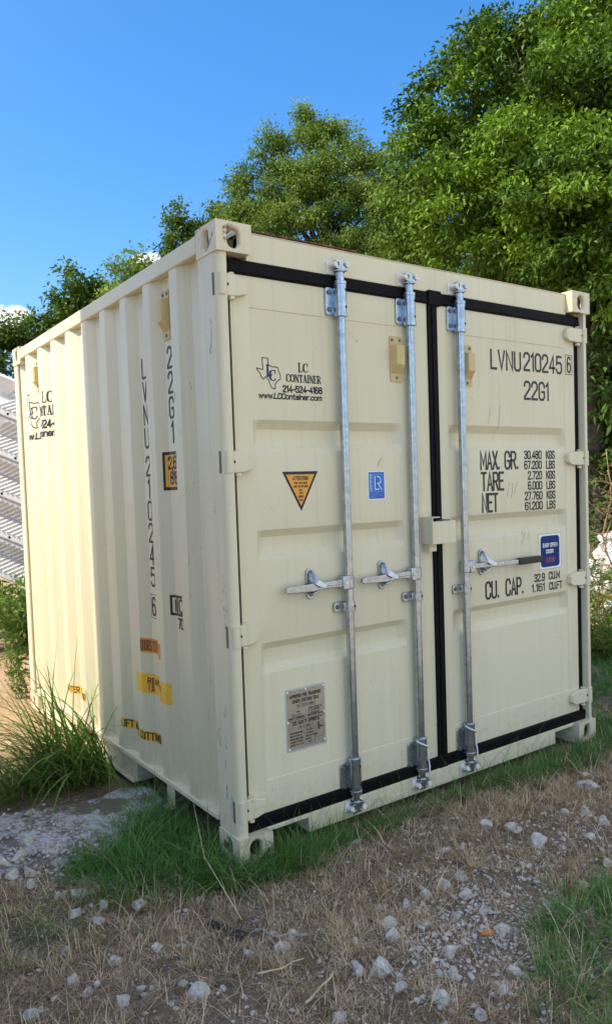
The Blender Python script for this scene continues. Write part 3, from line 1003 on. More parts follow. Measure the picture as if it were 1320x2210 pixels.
def lock_gear(which, bx, rope):
    p = door[which]
    mb = MB(); mb.cyl((bx, BY, .13), (bx, BY, 2.455), .0195, n=22)
    o = mb.build('lock_rod', M_galv, p); auto_smooth(o)
    # bearings at top and bottom: sleeve with collars and a bolted flange on the left
    for z0, z1 in ((2.288, 2.418), (.160, .300)):
        mb = MB()
        mb.cyl((bx, BY, z0), (bx, BY, z1), .0285, n=22)
        mb.cyl((bx, BY, z0 - .012), (bx, BY, z0 + .004), .031, n=22)
        mb.cyl((bx, BY, z1 - .004), (bx, BY, z1 + .012), .030, n=22)
        zm0, zm1 = z0 - .004, z1 - .012
        q = rrect(bx - .066, bx - .004, zm0, zm1, .012, 3)
        mb.prism([(a, DY - .001, b) for a, b in q][::-1], (0, -.009, 0))
        mb.box(bx - .028, bx - .010, BY - .006, DY - .009, zm0 + .004, zm1 - .004)
        g = mb.build('rod_bearing', M_galv, p, bevel=.002); auto_smooth(g, 35)
        for zz in (z0 + .022, z1 - .034):
            mb = MB(); bolt(mb, bx - .048, DY - .010, zz); mb.build('bolt', M_bolt, p)
            mb = MB(); bolt(mb, bx - .024, DY - .022, zz, .009); mb.build('bolt', M_bolt, p)
        for zz in (z0 + .030, z1 - .026):
            mb = MB()
            mb.cyl((bx + .012, BY - .0262, zz), (bx + .0124, BY - .0272, zz), .0062, n=10)
            mb.build('bolt_hole', M_hole, p)
    # cams and keepers
    for s_, zc in ((1, 2.486), (-1, .098)):
        mb = MB()
        mb.cyl((bx, BY, zc - s_ * .075), (bx, BY, zc - s_ * .010), .022, .018, n=16)
        mb.cyl((bx, BY, zc - s_ * .016), (bx, BY, zc - s_ * .006), .026, n=16)
        q = [(-.030, -.004), (.034, -.010), (.038, .004), (.012, .010), (.010, .026), (.026, .034), (-.024, .036), (-.032, .028), (-.010, .022), (-.010, .010), (-.030, .008)]
        mb.prism([(bx + a, BY - .016, zc + s_ * b) for a, b in q], (0, .026, 0))
        o = mb.build('cam', M_galv, p, bevel=.002)
        auto_smooth(o, 35)
        mb = MB()                                                     # keeper welded to header / sill
        y1 = DY - (0 if s_ > 0 else .012)
        mb.box(bx - .052, bx + .052, y1 - .006, y1, zc - .022, zc + .034) if s_ > 0 else mb.box(bx - .052, bx + .052, y1 - .006, y1, zc - .03, zc + .015)
        mb.cyl((bx - .036, y1, zc + s_ * .016), (bx - .034, BY - .022, zc + s_ * .012), .011, .012, n=10)
        mb.cyl((bx + .038, y1, zc + s_ * .022), (bx + .034, BY - .024, zc + s_ * .016), .012, .013, n=10)
        k = mb.build('cam_keeper', M_white, p, bevel=.002)
    # mid clamp
    mb = MB()
    mb.cyl((bx, BY, .978), (bx, BY, 1.020), .0255, n=20)
    mb.prism([(a, DY - .001, b) for a, b in rrect(bx - .072, bx - .01, .977, 1.021, .010, 3)][::-1], (0, -.010, 0))
    mb.box(bx - .034, bx - .008, BY - .002, DY - .010, .980, 1.018)
    o = mb.build('rod_clamp', M_galv, p, bevel=.002); auto_smooth(o, 35)
    mb = MB(); bolt(mb, bx - .054, DY - .011, 1.0); mb.build('bolt', M_bolt, p)
    mb = MB(); mb.cyl((bx + .012, BY - .023, 1.0), (bx + .0124, BY - .0242, 1.0), .0062, n=10); mb.build('bolt_hole', M_hole, p)
    # handle hub
    s_ = -1 if which == 0 else 1
    mb = MB()
    X = lambda d: bx + s_ * d
    mb.box(*sorted((X(.012), X(.050))), BY - .024, BY + .016, 1.078, 1.140)
    mb.cyl((bx, BY, 1.080), (bx, BY, 1.138), .024, n=18)
    o = mb.build('handle_hub', M_galv, p, bevel=.004); auto_smooth(o, 35)
    mb = MB(); bolt(mb, X(.032), BY - .024, 1.108, .009, .005); mb.build('pivot_bolt', M_white, p)
    # handle bar
    mb = MB()
    if which == 0:
        q = [(.045, 1.092), (.045, 1.126), (.12, 1.122), (.20, 1.122), (.33, 1.120), (.347, 1.114), (.347, 1.096), (.33, 1.092), (.20, 1.088), (.12, 1.094)]
        mb.prism([(X(a), BY - .016, b) for a, b in q], (0, .018, 0))
        mb.box(*sorted((X(.060), X(.150))), BY - .020, BY - .010, 1.104, 1.112)
        h = mb.build('handle', M_galv, p, bevel=.003)
        xk = X(.196)
    else:
        q = [(.045, 1.096), (.045, 1.122), (.14, 1.117), (.24, 1.112), (.30, 1.113), (.41, 1.113), (.41, 1.090), (.30, 1.090), (.24, 1.090), (.14, 1.094)]
        mb.prism([(X(a), BY - .014, b) for a, b in q], (0, .016, 0))
        h = mb.build('handle', M_galv, p, bevel=.003)
        mb = MB()
        mb.prism([(a, BY - .022, b) for a, b in rrect(bx + .400, bx + .592, 1.084, 1.120, .012, 4)][::-1], (0, .032, 0))
        mb.build('handle_grip', M_grip, p, bevel=.006)
        xk = X(.150)
    # retainer: oval back plate with two bolts, folded hasp and lower cradle
    mb = MB()
    q = rrect(xk - .021, xk + .021, 1.052, 1.186, .0205, 6)
    mb.prism([(a, DY - .001, b) for a, b in q][::-1], (0, -.007, 0))
    mb.prism([(xk - .014, DY - .009, 1.165), (xk + .014, DY - .010, 1.168), (xk + .018, BY - .012, 1.138), (xk + .052, BY - .030, 1.112), (xk + .034, BY - .030, 1.098), (xk - .004, BY - .020, 1.118)], (0, -.006, 0))
    mb.prism([(xk - .018, BY - .024, 1.084), (xk + .024, BY - .024, 1.094), (xk + .024, DY - .008, 1.088), (xk - .018, DY - .008, 1.078)], (0, 0, -.007))
    o = mb.build('handle_retainer', M_galv, p, bevel=.002)
    for zz in (1.168, 1.072):
        mb = MB(); bolt(mb, xk, DY - .008, zz, .010); mb.build('bolt', M_bolt, p)
    if rope:
        mb = MB()
        pts = []
        for i in range(15):
            t = i / 14
            a = PI * (1.05 + 1.0 * t)
            pts.append((bx + .034 * math.cos(a), BY + .034 * math.sin(a) * 1.05, .302 - .050 * t))
        pts += [(bx + .036, BY - .010, .235), (bx + .034, BY - .014, .20), (bx + .037, BY - .018, .165), (bx + .034, BY - .020, .128), (bx + .040, BY - .024, .10)]
        mb.tube(pts, .0042, 6)
        o = mb.build('rope', M_rope, p, smooth=True)


for i, (w, bx) in enumerate(BARS): lock_gear(w, bx, i > 0)

# lock box
mb = MB()
mb.box(1.098, 1.103, -.036, DY, 1.243, 1.374)
mb.box(1.103, 1.150, -.036, DY, 1.369, 1.374)
mb.box(1.103, 1.262, -.031, -.027, 1.243, 1.352)
mb.box(1.257, 1.262, -.027, DY, 1.243, 1.352)
mb.box(1.103, 1.262, -.027, DY, 1.243, 1.248)
mb.box(1.112, 1.158, .0, DY, 1.206, 1.243)
mb.tube([(1.262, -.004, 1.298), (1.274, -.006, 1.292), (1.282, -.006, 1.304), (1.281, -.006, 1.322)], .0028, 6)
mb.build('lock_box', M_paint, door[0], bevel=.003)
mb = MB(); mb.box(1.19, 1.235, -.02, .03, 1.340, 1.358)
mb.build('lock_box_latch', M_bolt, door[0])


def vent(xc, z0, z1, w, mapf, parent, flip=1):
    """ventilator: base plate, raised hood with a sloping foot, three fixing screws"""
    def P(a, b, c): return mapf(xc + a, b, c)
    mb = MB()
    q = rrect(-w / 2, w / 2, z0, z1, .008, 3)
    n = len(q)
    vs = [P(a, b, .0005) for a, b in q] + [P(a, b, .005) for a, b in q]
    mb.add(vs, [(i, (i + 1) % n, n + (i + 1) % n, n + i) for i in range(n)] + [tuple(range(n, 2 * n))])
    o = mb.build('vent_plate', M_vent, parent)
    mb = MB()
    zt, zb = z1 - .040, z0 + .036
    a0, a1 = -w / 2 + .004, w / 2 - .004
    t0, t1 = -w / 2 + .014, w / 2 - .012
    H = .038
    vs = [P(a0, zt, .004), P(a1, zt, .004), P(a1, zb, .004), P(a0, zb, .004), P(t0, zt - .006, H), P(t1, zt - .006, H), P(t1, zb + .040, H), P(t0, zb + .040, H)]
    mb.add(vs, [(4, 7, 6, 5), (0, 4, 5, 1), (1, 5, 6, 2), (2, 6, 7, 3), (3, 7, 4, 0)])
    o2 = mb.build('vent_hood', M_vent, parent, bevel=.002)
    bm = bmesh.new(); bm.from_mesh(o2.data); bmesh.ops.recalc_face_normals(bm, faces=bm.faces); bm.to_mesh(o2.data); bm.free()
    for a, b in ((-w / 2 + .014, z1 - .018), (w / 2 - .016, z1 - .018), (0, z0 + .018)):
        mb = MB()
        p0 = Vector(P(a, b, .005)); p1 = Vector(P(a, b, .009))
        mb.cyl(p0, p1, .008, .007, n=10)
        mb.build('screw', M_bolt, parent)
    return o


vent(.967, 2.018, 2.228, .075, ML, door[0])
vent(1.450, 2.018, 2.228, .072, MR, door[1])


# markings on the doors ------------------------------------------------
def lettering(name, mb, mats, parent):
    return mb.build(name, mats, parent)


def T(mb, text, x, z, h, sw, mapf, off=.0012, **kw):
    stroke(mb, layout(text, x, z, h, **kw), sw, mapf, off)


# container number
mb = MB()
T(mb, 'LVNU', 1.638, 2.124, .094, .0128, MR, width=.235, gap=.2)
T(mb, '210245', 1.905, 2.131, .091, .0128, MR, width=.327, gap=.2)
T(mb, '6', 2.284, 2.142, .082, .0105, MR, width=.027)
stroke(mb, [rect_pl(2.266, 2.128, 2.326, 2.237)], .0035, MR, .0012)
lettering('container_number', mb, M_black, door[1])
mb = MB(); T(mb, '22G1', 1.905, 1.976, .092, .0128, MR, width=.205, gap=.2)
lettering('size_code', mb, M_black, door[1])
def word(name, *a, **k):
    mb = MB(); T(mb, *a, **k); lettering(name, mb, M_black, door[1])


sw = .0125
mb = MB()
T(mb, 'MAX.', 1.542, 1.600, .088, sw, MR, width=.142, gap=.17)
T(mb, 'GR.', 1.733, 1.600, .088, sw, MR, width=.104, gap=.2)
lettering('weight_heading', mb, M_black, door[1])
word('weight_heading', 'TARE', 1.545, 1.490, .089, sw, MR, width=.170, gap=.17)
word('weight_heading', 'NET', 1.549, 1.378, .090, sw, MR, width=.116, gap=.2)
sw = .0076
rows = [('30.480', 'KGS', 1.652, 1.893, .144), ('67.200', 'LBS', 1.597, 1.893, .144), ('2.720', 'KGS', 1.540, 1.922, .116),
        ('6.000', 'LBS', 1.484, 1.922, .116), ('27.760', 'KGS', 1.428, 1.893, .146), ('61.200', 'LBS', 1.373, 1.893, .146)]
for a, b, z, x, w in rows:
    mb = MB()
    T(mb, a, x, z, .040, sw, MR, width=w, gap=.2)
    lettering('weight_figure', mb, M_black, door[1])
    word('weight_unit', b, 2.082, z, .040, sw, MR, width=.072, gap=.2)
word('capacity_heading', 'CU.', 1.560, .922, .084, .0125, MR, width=.098, gap=.2)
word('capacity_heading', 'CAP.', 1.720, .922, .084, .0125, MR, width=.138, gap=.2)
word('capacity_figure', '32.9', 1.958, .972, .038, .0076, MR, width=.088, gap=.2)
word('capacity_unit', 'CU.M', 2.088, .974, .038, .0076, MR, width=.094, gap=.2)
word('capacity_figure', '1.161', 1.938, .917, .038, .0076, MR, width=.106, gap=.2)
word('capacity_unit', 'CU.FT', 2.091, .914, .038, .0076, MR, width=.112, gap=.2)


def texas(x, z, s):
    P = [(.23, 1.0), (.46, .985), (.465, .78), (.56, .74), (.66, .71), (.76, .72), (.86, .70), (.885, .60), (.95, .46), (.955, .33), (.80, .23), (.72, .12), (.735, -.01),
         (.67, -.02), (.56, .03), (.50, .18), (.43, .31), (.36, .37), (.31, .34), (.26, .28), (.17, .36), (.13, .47), (0.0, .60), (0, .64), (.245, .60), (.23, 1.0)]
    return ([(x + a * s * .98, z + b * s) for a, b in P], 1.0)


def logo(mapf, parent, X0, Z0, W_, step=None, flip=False):
    """dealer logo: state outline, monogram, name, telephone, web address; X0/Z0 lower left, W_ overall width"""
    k = W_ / .325
    X = lambda a: X0 + (a if not flip else -a) * k
    mp = mapf if not flip else (lambda u, v, o: mapf(2 * X0 - u, v, o))

    def TT(mb, t, x, z, h, w, sw, **kw):
        stroke(mb, layout(t, X0 + x * k, Z0 + z * k, h * k, width=w * k, **kw), sw * k, mp, .0012, step)
    mb = MB(); stroke(mb, [texas(X0 - .006 * k, Z0 + .034 * k, .124 * k)], .0036 * k, mp, .0012, step)
    lettering('logo_outline', mb, M_blacknew, parent)
    mb = MB()
    TT(mb, 'L', .042, .084, .043, .026, .0058, serif=True)
    TT(mb, 'C', .056, .066, .042, .031, .0052, serif=True)
    lettering('logo_monogram', mb, M_navy, parent)
    mb = MB()
    TT(mb, 'LC', .204, .110, .036, .050, .0044, serif=True, gap=.1)
    TT(mb, 'CONTAINER', .140, .066, .030, .182, .0038, serif=True, gap=.1)
    TT(mb, '214-524-4168', .122, .022, .025, .203, .0060, gap=.2)
    TT(mb, 'www.LCContainer.com', .0, -.008, .021, .322, .0052, gap=.16, slant=.1)
    lettering('logo_name', mb, M_blacknew, parent)


logo(ML, door[0], .201, 1.921, .325)

# warning triangle
mb = MB()
tl, tr_, tb = (.302, 1.606), (.490, 1.606), (.396, 1.436)
mb.mi = 0; poly_patch(mb, [tl, tb, tr_], ML, .0008)
cx_, cz_ = .396, 1.552
ins = [(cx_ + (a - cx_) * .80, cz_ + (b - cz_) * .80 - .002) for a, b in (tl, tb, tr_)]
mb.mi = 1; poly_patch(mb, ins, ML, .0012)
mb.mi = 0
T(mb, 'ATTENTION', .356, 1.570, .014, .0034, ML, .0016, width=.080, gap=.25)
for t, z, w in (('THIS CONTAINER', 1.5525, .068), ('MUST BE REPAIRED', 1.538, .074), ('ONLY', 1.523, .018), ('WITH', 1.509, .018), ('CORTEN', 1.4945, .028), ('STEEL', 1.480, .022)):
    T(mb, t, .396 - w / 2, z, .0075, .0017, ML, .0016, width=w, gap=.3)
lettering('warning_triangle', mb, [M_blacknew, M_orange], door[0])

# blue certification sticker
mb = MB()
mb.mi = 0; patch(mb, .774, .879, 1.468, 1.601, ML, .0008)
mb.mi = 1; patch(mb, .779, .874, 1.473, 1.596, ML, .0012)
mb.mi = 2
stroke(mb, [rect_pl(.806, 1.507, .863, 1.586)], .0045, ML, .0016)
mb.mi = 3
stroke(mb, [([(.817, 1.577), (.817, 1.517), (.840, 1.517)], 1), ([(.831, 1.576), (.842, 1.574), (.850, 1.566), (.852, 1.556), (.848, 1.546), (.834, 1.544), (.856, 1.516)], 1)], .0058, ML, .0016)
vert = lambda u, v, o: ML(.788 + (1.506 - v) * 0 + (.0 - 0), v, o)
mpv = lambda u, v, o: ML(.797 - v, 1.508 + u, o)
stroke(mb, layout('CERTIFIED', 0, 0, .0105, width=.078, gap=.3), .0024, mpv, .0016)
mb.mi = 2
for t, z, w in (('CONTAINER', 1.4955, .050), ('CERTIFICATION', 1.4865, .066), ('SCHEME', 1.4775, .036)):
    T(mb, t, .786, z, .0062, .0016, ML, .0016, width=w, gap=.3)
lettering('certification_sticker', mb, [M_wht, M_blue, M_mblue, M_lblue], door[0])

# easy-open sticker
mb = MB()
mb.mi = 3; patch(mb, 2.001, 2.1995, 1.0315, 1.2325, MR, .0006)
mb.mi = 0; patch(mb, 2.003, 2.1975, 1.0335, 1.2305, MR, .0009)
mb.mi = 1; poly_patch(mb, rrect(2.016, 2.185, 1.044, 1.219, .022), MR, .0013)
mb.mi = 0
T(mb, 'EASY', 2.038, 1.157, .019, .0042, MR, .0017, width=.052, gap=.2)
T(mb, 'OPEN', 2.102, 1.157, .019, .0042, MR, .0017, width=.062, gap=.2)
T(mb, 'DOOR', 2.066, 1.122, .018, .0042, MR, .0017, width=.062, gap=.2)
mb.mi = 2
stroke(mb, [rect_pl(2.062, 1.070, 2.138, 1.096)], .003, MR, .0017)
T(mb, 'PATENTED', 2.068, 1.0765, .013, .0034, MR, .0017, width=.064, gap=.25)
lettering('door_sticker', mb, [M_wht, M_dblue, M_red, M_bolt], door[1])

# approval plate
px0, px1, pz0, pz1 = .283, .482, .408, .666
mb = MB()
mb.prism([(a, ML(a, b, 0)[1], b) for a, b in rrect(px0 - .007, px1 + .007, pz0 - .008, pz1 + .008, .006, 2)][::-1], (0, -.0015, 0))
pb = mb.build('plate_backing', M_plate_rim, door[0])
mb = MB()
mb.mi = 0
n = 8
patch(mb, px0, px1, pz0, pz1, ML, .0022)
mb.mi = 1
T(mb, 'APPROVED FOR TRANSPORT', px0 + .016, .633, .013, .0027, ML, .0026, width=.166, gap=.22)
T(mb, 'UNDER CUSTOMS SEAL', px0 + .030, .611, .013, .0027, ML, .0026, width=.140, gap=.22)
T(mb, 'CSC SAFETY APPROVAL', px0 + .026, .515, .013, .0027, ML, .0026, width=.146, gap=.22)
sm = [('GB C 0279 26960', .056, .592, .086), ('TYPE', .048, .567, .018), ('20 1 AT', .030, .552, .040), ('MANUFACTURERS NO', .112, .573, .070), ('OF THE CONTAINER', .112, .563, .060),
      ('LVNU2102456', .118, .549, .050), ('OWNERS NO', .006, .541, .030), ('LVNU2102456', .046, .541, .042), ('TIMBER COMPONENT TREATMENT', .106, .541, .086), ('IM TAILLEUR SF 25', .112, .527, .070),
      ('DATE MANUFACTURED', .012, .477, .066), ('IDENTIFICATION NO', .012, .464, .060), ('MAXIMUM GROSS WEIGHT', .012, .451, .068), ('ALLOWABLE STACKING', .012, .438, .066), ('RACKING TEST LOAD', .012, .425, .068),
      ('GB LR 29800', .062, .498, .060), ('06 2021', .096, .478, .036), ('LVNU210245', .092, .465, .044), ('30480 KG', .092, .452, .030), ('67200 LB', .128, .452, .030), ('192000 KG', .092, .439, .030), ('15240', .104, .426, .022),
      ('END', .158, .497, .012), ('WALL', .158, .489, .018), ('STRENGTH', .158, .481, .028), ('SIDE', .158, .473, .014)]
for t, a, z, w in sm: T(mb, t.replace('J', 'I'), px0 + a, z, .0062, .0013, ML, .0026, width=w, gap=.25)
L_ = []
for a, b, c, d in ((.050, .587, .150, .602), (.024, .548, .078, .561), (.108, .545, .176, .558), (.044, .537, .092, .549), (.056, .494, .134, .507), (.086, .421, .142, .487), (.150, .440, .190, .506)):
    L_.append(rect_pl(px0 + a, b, px0 + c, d))
L_ += [([(px0 + .002, .534 + 0.002), (px1 - .002, .536)], 1), ([(px0 + .002, .530), (px1 - .002, .530)], 1), ([(px0 + .098, .537), (px0 + .098, .553)], 1)]
stroke(mb, L_, .0011, ML, .0024)
lettering('approval_plate', mb, [M_steelplate, M_blacknew], door[0])
for a, b in ((px0 + .004, pz1 - .006), ((px0 + px1) / 2, pz1 - .004), (px1 - .004, pz1 - .004), (px0 + .002, .530), (px1 - .003, .545), (px0 + .006, pz0 + .004), (px1 - .004, pz0 + .012)):
    y = ML(a, b, .002)[1]
    mb = MB()
    mb.cyl((a, y, b), (a, y - .005, b), .0065, .003, n=10)
    mb.build('rivet', M_wht, door[0], smooth=True)

# scuffs and pencil-like scratches on the doors
mb = MB()
sc_l = []
for (a, b, c, d) in ((1.62, 1.90, 1.605, 1.84), (1.70, 1.93, 1.68, 1.80), (1.628, 1.92, 1.618, 1.875), (1.79, 1.52, 1.775, 1.44), (1.83, 1.53, 1.80, 1.46), (1.77, 1.53, 1.745, 1.45), (1.885, 1.255, 1.86, 1.19), (1.92, 1.25, 1.90, 1.21), (1.86, 1.265, 1.868, 1.235), (.86, 1.66, .84, 1.625), (1.655, 1.80, 1.64, 1.755)):
    m_ = ((a + c) / 2 + random.uniform(-.006, .006), (b + d) / 2)
    sc_l.append(([(a, b), m_, (c, d)], random.uniform(.5, 1.2)))
stroke(mb, sc_l, .0030, MR, .0006)
lettering('scratches', mb, simple('scratch_grey', (.30, .29, .26), .7), door[1])

# markings on the left side ---------------------------------------------
ST = .006
mapS = lambda u, v, o: map_left(-u, v, o)            # u runs to the right = towards the doors (-y)


def TS(mb, text, y, z, h, sw, width, off=.0014, **kw):
    stroke(mb, layout(text, -y, z, h, width=width, **kw), sw, mapS, off, ST)


mb = MB()
zt = 2.094
for ch in 'LVNU':
    TS(mb, ch, .848, zt, .090, .0115, .044); zt -= .112
zt = 1.622
for ch in '210245':
    if ch == '1': TS(mb, ch, .836, zt, .088, .0115, .016)
    else: TS(mb, ch, .848, zt, .088, .0115, .044)
    zt -= .1085
TS(mb, '6', .846, .935, .084, .0115, .034)
stroke(mb, [rect_pl(-.861, .918, -.800, 1.036)], .0035, mapS, .0014, ST)
lettering('side_number', mb, M_black, side)
mb = MB(); zt = 2.102
for ch in '22G1':
    if ch == '1': TS(mb, ch, .548, zt, .090, .0115, .016)
    else: TS(mb, ch, .562, zt, .090, .0115, .042)
    zt -= .113
lettering('side_size_code', mb, M_black, side)
mb = MB()                                            # height plate
mb.mi = 0; patch(mb, -.622, -.455, 1.545, 1.722, mapS, .0008, 24, 1)
mb.mi = 1; patch(mb, -.608, -.455, 1.560, 1.708, mapS, .0014, 24, 1)
mb.mi = 0
TS(mb, '2,6m', .588, 1.645, .052, .0105, .115, .002)
TS(mb, "8'6''", .578, 1.575, .052, .0105, .095, .002)
lettering('height_sticker', mb, [M_blacknew, M_orange], side)
mb = MB()
stroke(mb, [([(-.50, 1.052), (-.608, 1.052), (-.608, .968), (-.50, .968)], 1.0), ([(-.566, 1.05), (-.566, .97)], 1.0)], .012, mapS, .0014, ST)
TS(mb, 'i', .588, .985, .048, .011, .010)
TS(mb, 'C', .548, .980, .058, .010, .036)
TS(mb, '70', .565, .905, .044, .0085, .052)
lettering('transport_code', mb, M_black, side)
mb = MB()
mb.mi = 0; patch(mb, -.940, -.700, .738, .812, mapS, .0008, 44, 1)
mb.mi = 1; TS(mb, 'DOORS', .934, .750, .050, .0046, .060, .0014, gap=.22); TS(mb, 'BOTH', .862, .750, .050, .0046, .066, .0014, gap=.22)
lettering('door_tape', mb, [M_dorange, simple('brown_print', (.14, .045, .02), .6)], side)
mb = MB()
mb.mi = 0; patch(mb, -1.006, -.625, .532, .632, mapS, .0008, 64, 1)
mb.mi = 1
TS(mb, 'REAR END', .902, .583, .026, .0062, .185, .0014, gap=.28)
K = [[(.22, 1), (.05, .78)], [(.26, .74), (.02, .42)], [(.15, .56), (.15, 0)], [(.55, 1), (.42, .80), (.66, .80)], [(.74, .92), (.44, .60), (.82, .56)], [(.70, .66), (.86, .46)],
     [(.52, .46), (.36, .22)], [(.48, .36), (.80, .36), (.36, -.02)], [(.46, .24), (.90, -.02)]]
stroke(mb, [([(-.904 + a * .050, .542 + b * .036) for a, b in p], 1) for p in K], .0036, mapS, .0014, ST)
lettering('rear_tape', mb, [M_yellow, simple('dark_red_print', (.10, .02, .015), .6)], side)
for nm, ya, yb, zz in (('lift_tape', 1.238, .812, .292), ('lift_tape', 2.25, 1.80, .300)):
    mb = MB()
    mb.mi = 0; patch(mb, -ya, -yb, zz - .006, zz + .044, mapS, .0008, 72, 1)
    mb.mi = 1; TS(mb, 'LIFT AFTER CUTTING', ya - .006, zz + .002, .034, .0068, ya - yb - .012, .0014, gap=.22)
    lettering(nm, mb, [M_yellow, M_blacknew], side)
logo(lambda u, v, o: map_left(-u, v, o), side, -2.74, 1.945, .60, ST)

mpv_side = lambda y0: (lambda u, v, o: (XS + DEPTH - o, y0 - u, v))
vent(0, 2.228, 2.448, .070, mpv_side(.553), side)
vent(0, 2.228, 2.448, .070, mpv_side(2.525), side)
# scuffs on the side and the front post
mb = MB()
for _ in range(46):
    y = random.choice([random.uniform(.2, .5), random.uniform(.2, 1.5)]); z = random.uniform(.3, 2.3)
    stroke(mb, [([(-y, z), (-y + random.uniform(-.008, .008), z + random.uniform(.004, .05))], random.uniform(.3, 1.0))], .0028, mapS, .0007, ST)
lettering('scuffs', mb, simple('scuff_grey', (.36, .35, .33), .7), side)
M_scuff = simple('scuff_dark', (.22, .21, .20), .7)
for (y, z, l) in ((.075, 2.17, .06), (.085, 2.10, .03), (.05, 1.02, .10), (.05, 1.15, .06), (.09, .45, .14), (.10, .30, .08), (.14, .52, .10), (.08, .62, .03), (.06, .25, .05), (.10, 1.46, .05)):
    mb = MB()
    for k in range(5):
        yy = y + random.uniform(-.012, .012); z_ = z + random.uniform(-l, l) * .6
        a = random.uniform(.004, .03)
        w = random.uniform(.0008, .0022)
        mb.add([(.0032, yy - w, z_), (.0032, yy + w, z_), (.0032, yy + w * .6 + .002, z_ + a), (.0032, yy - w * .6 + .002, z_ + a)], [(0, 1, 2, 3)])
    mb.build('scuff', M_scuff, cont)

# ================================================================== VEGETATION


def blade_mesh(name, mat, base, hgt_, width, lean, az, tint, curl=.5, seg=3, kindv=None, zoff=None):
    """base (n,3); hgt_, width, lean (0 up - 1 flat), az arrays -> one mesh of tapering arched blades"""
    n = len(base)
    dirx, diry = np.cos(az), np.sin(az)
    pts = []
    for s_ in range(seg + 1):
        t = s_ / seg
        ang = lean * (0.35 + .65 * t * (1 + curl)) * (PI / 2)
        if s_ == 0:
            p = base.copy()
        else:
            st = hgt_ / seg
            p = pts[-1][0] + np.stack([dirx * np.sin(ang) * st, diry * np.sin(ang) * st, np.cos(ang) * st], 1)
        w = width * (1 - t) ** .7 * .5 if s_ < seg else width * 0
        pts.append((p, w))
    px_, py_ = -diry, dirx
    V = []
    for s_ in range(seg):
        p, w = pts[s_]
        off = np.stack([px_ * w, py_ * w, np.zeros(n)], 1)
        V += [p - off, p + off]
    V.append(pts[-1][0])
    V = np.stack(V, 1)                       # n, 2*seg+1, 3
    nv = 2 * seg + 1
    o = (np.arange(n) * nv)[:, None]
    loops = []; sizes = []
    quads = [np.array([2 * k, 2 * k + 1, 2 * k + 3, 2 * k + 2]) for k in range(seg - 1)]
    per = quads + [np.array([2 * seg - 2, 2 * seg - 1, 2 * seg])]
    li = np.concatenate([o + q[None, :] for q in per], 1)   # n, total loops
    tot = [4] * (seg - 1) + [3]
    me = bpy.data.meshes.new(name)
    me.vertices.add(n * nv); me.vertices.foreach_set('co', V.reshape(-1).astype(np.float32))
    me.loops.add(li.size); me.loops.foreach_set('vertex_index', li.reshape(-1).astype(np.int32))
    sz = np.tile(np.array(tot), n)
    st = np.concatenate([[0], np.cumsum(sz)[:-1]])
    me.polygons.add(len(sz)); me.polygons.foreach_set('loop_start', st.astype(np.int32))
    me.update(calc_edges=True)
    a = me.attributes.new('tint', 'FLOAT', 'POINT')
    a.data.foreach_set('value', np.repeat(tint, nv).astype(np.float32))
    me.materials.append(mat)
    o_ = bpy.data.objects.new(name, me); C.objects.link(o_)
    return o_


def join_meshes(objs, name):
    """merge several blade meshes into one object (vertex data, no ops)"""
    bm = bmesh.new()
    mats = []
    for o in objs:
        off = len(mats)
        mats += list(o.data.materials)
        n0 = len(bm.faces)
        bm.from_mesh(o.data)
        bm.faces.ensure_lookup_table()
        for f in bm.faces[n0:]: f.material_index += off
    me = bpy.data.meshes.new(name); bm.to_mesh(me); bm.free()
    for m in mats: me.materials.append(m)
    for o in objs: bpy.data.objects.remove(o)
    r = bpy.data.objects.new(name, me); C.objects.link(r)
    return r


def in_poly(x, y, poly):
    inside = np.zeros(len(x), bool)
    j = len(poly) - 1
    for i in range(len(poly)):
        xi, yi = poly[i]; xj, yj = poly[j]
        c = ((yi > y) != (yj > y)) & (x < (xj - xi) * (y - yi) / (yj - yi + 1e-12) + xi)
        inside ^= c; j = i
    return inside


def sample_poly(poly, n):
    P = np.array(poly); lo, hi = P.min(0), P.max(0)
    X = np.empty(0); Y = np.empty(0)
    while len(X) < n:
        x = RNG.uniform(lo[0], hi[0], n * 2); y = RNG.uniform(lo[1], hi[1], n * 2)
        k = in_poly(x, y, poly); X = np.concatenate([X, x[k]]); Y = np.concatenate([Y, y[k]])
    return X[:n], Y[:n]


def nz2(x, y, s, seed=0.0):
    return np.array([mnoise.noise(Vector((a * s + seed, b * s, seed))) for a, b in zip(x, y)])


def hg(x, y): return np.array([hgt(a, b) for a, b in zip(x, y)])


def outside_box(x, y, m=0.0):
    return ~((x > -m + .02) & (x < WD + m - .02) & (y > -m + .0) & (y < LN + m))


PADP = [(-1.25, .62), (-.72, .56), (-.38, .47), (-.27, .55), (.05, .80), (.05, 1.02), (-.24, 1.03), (-.62, 1.16), (-1.25, 1.2)]

# dry thatch in the foreground: lying and tangled brown straws
FG = [(-1.25, -.55), (-.2, -1.35), (.3, -1.8), (1.3, -1.7), (2.6, -1.0), (3.4, .2), (2.9, .5), (2.46, .0), (.1, -.02), (-.1, .12), (-.55, .35), (-1.05, .65), (-1.3, .5)]


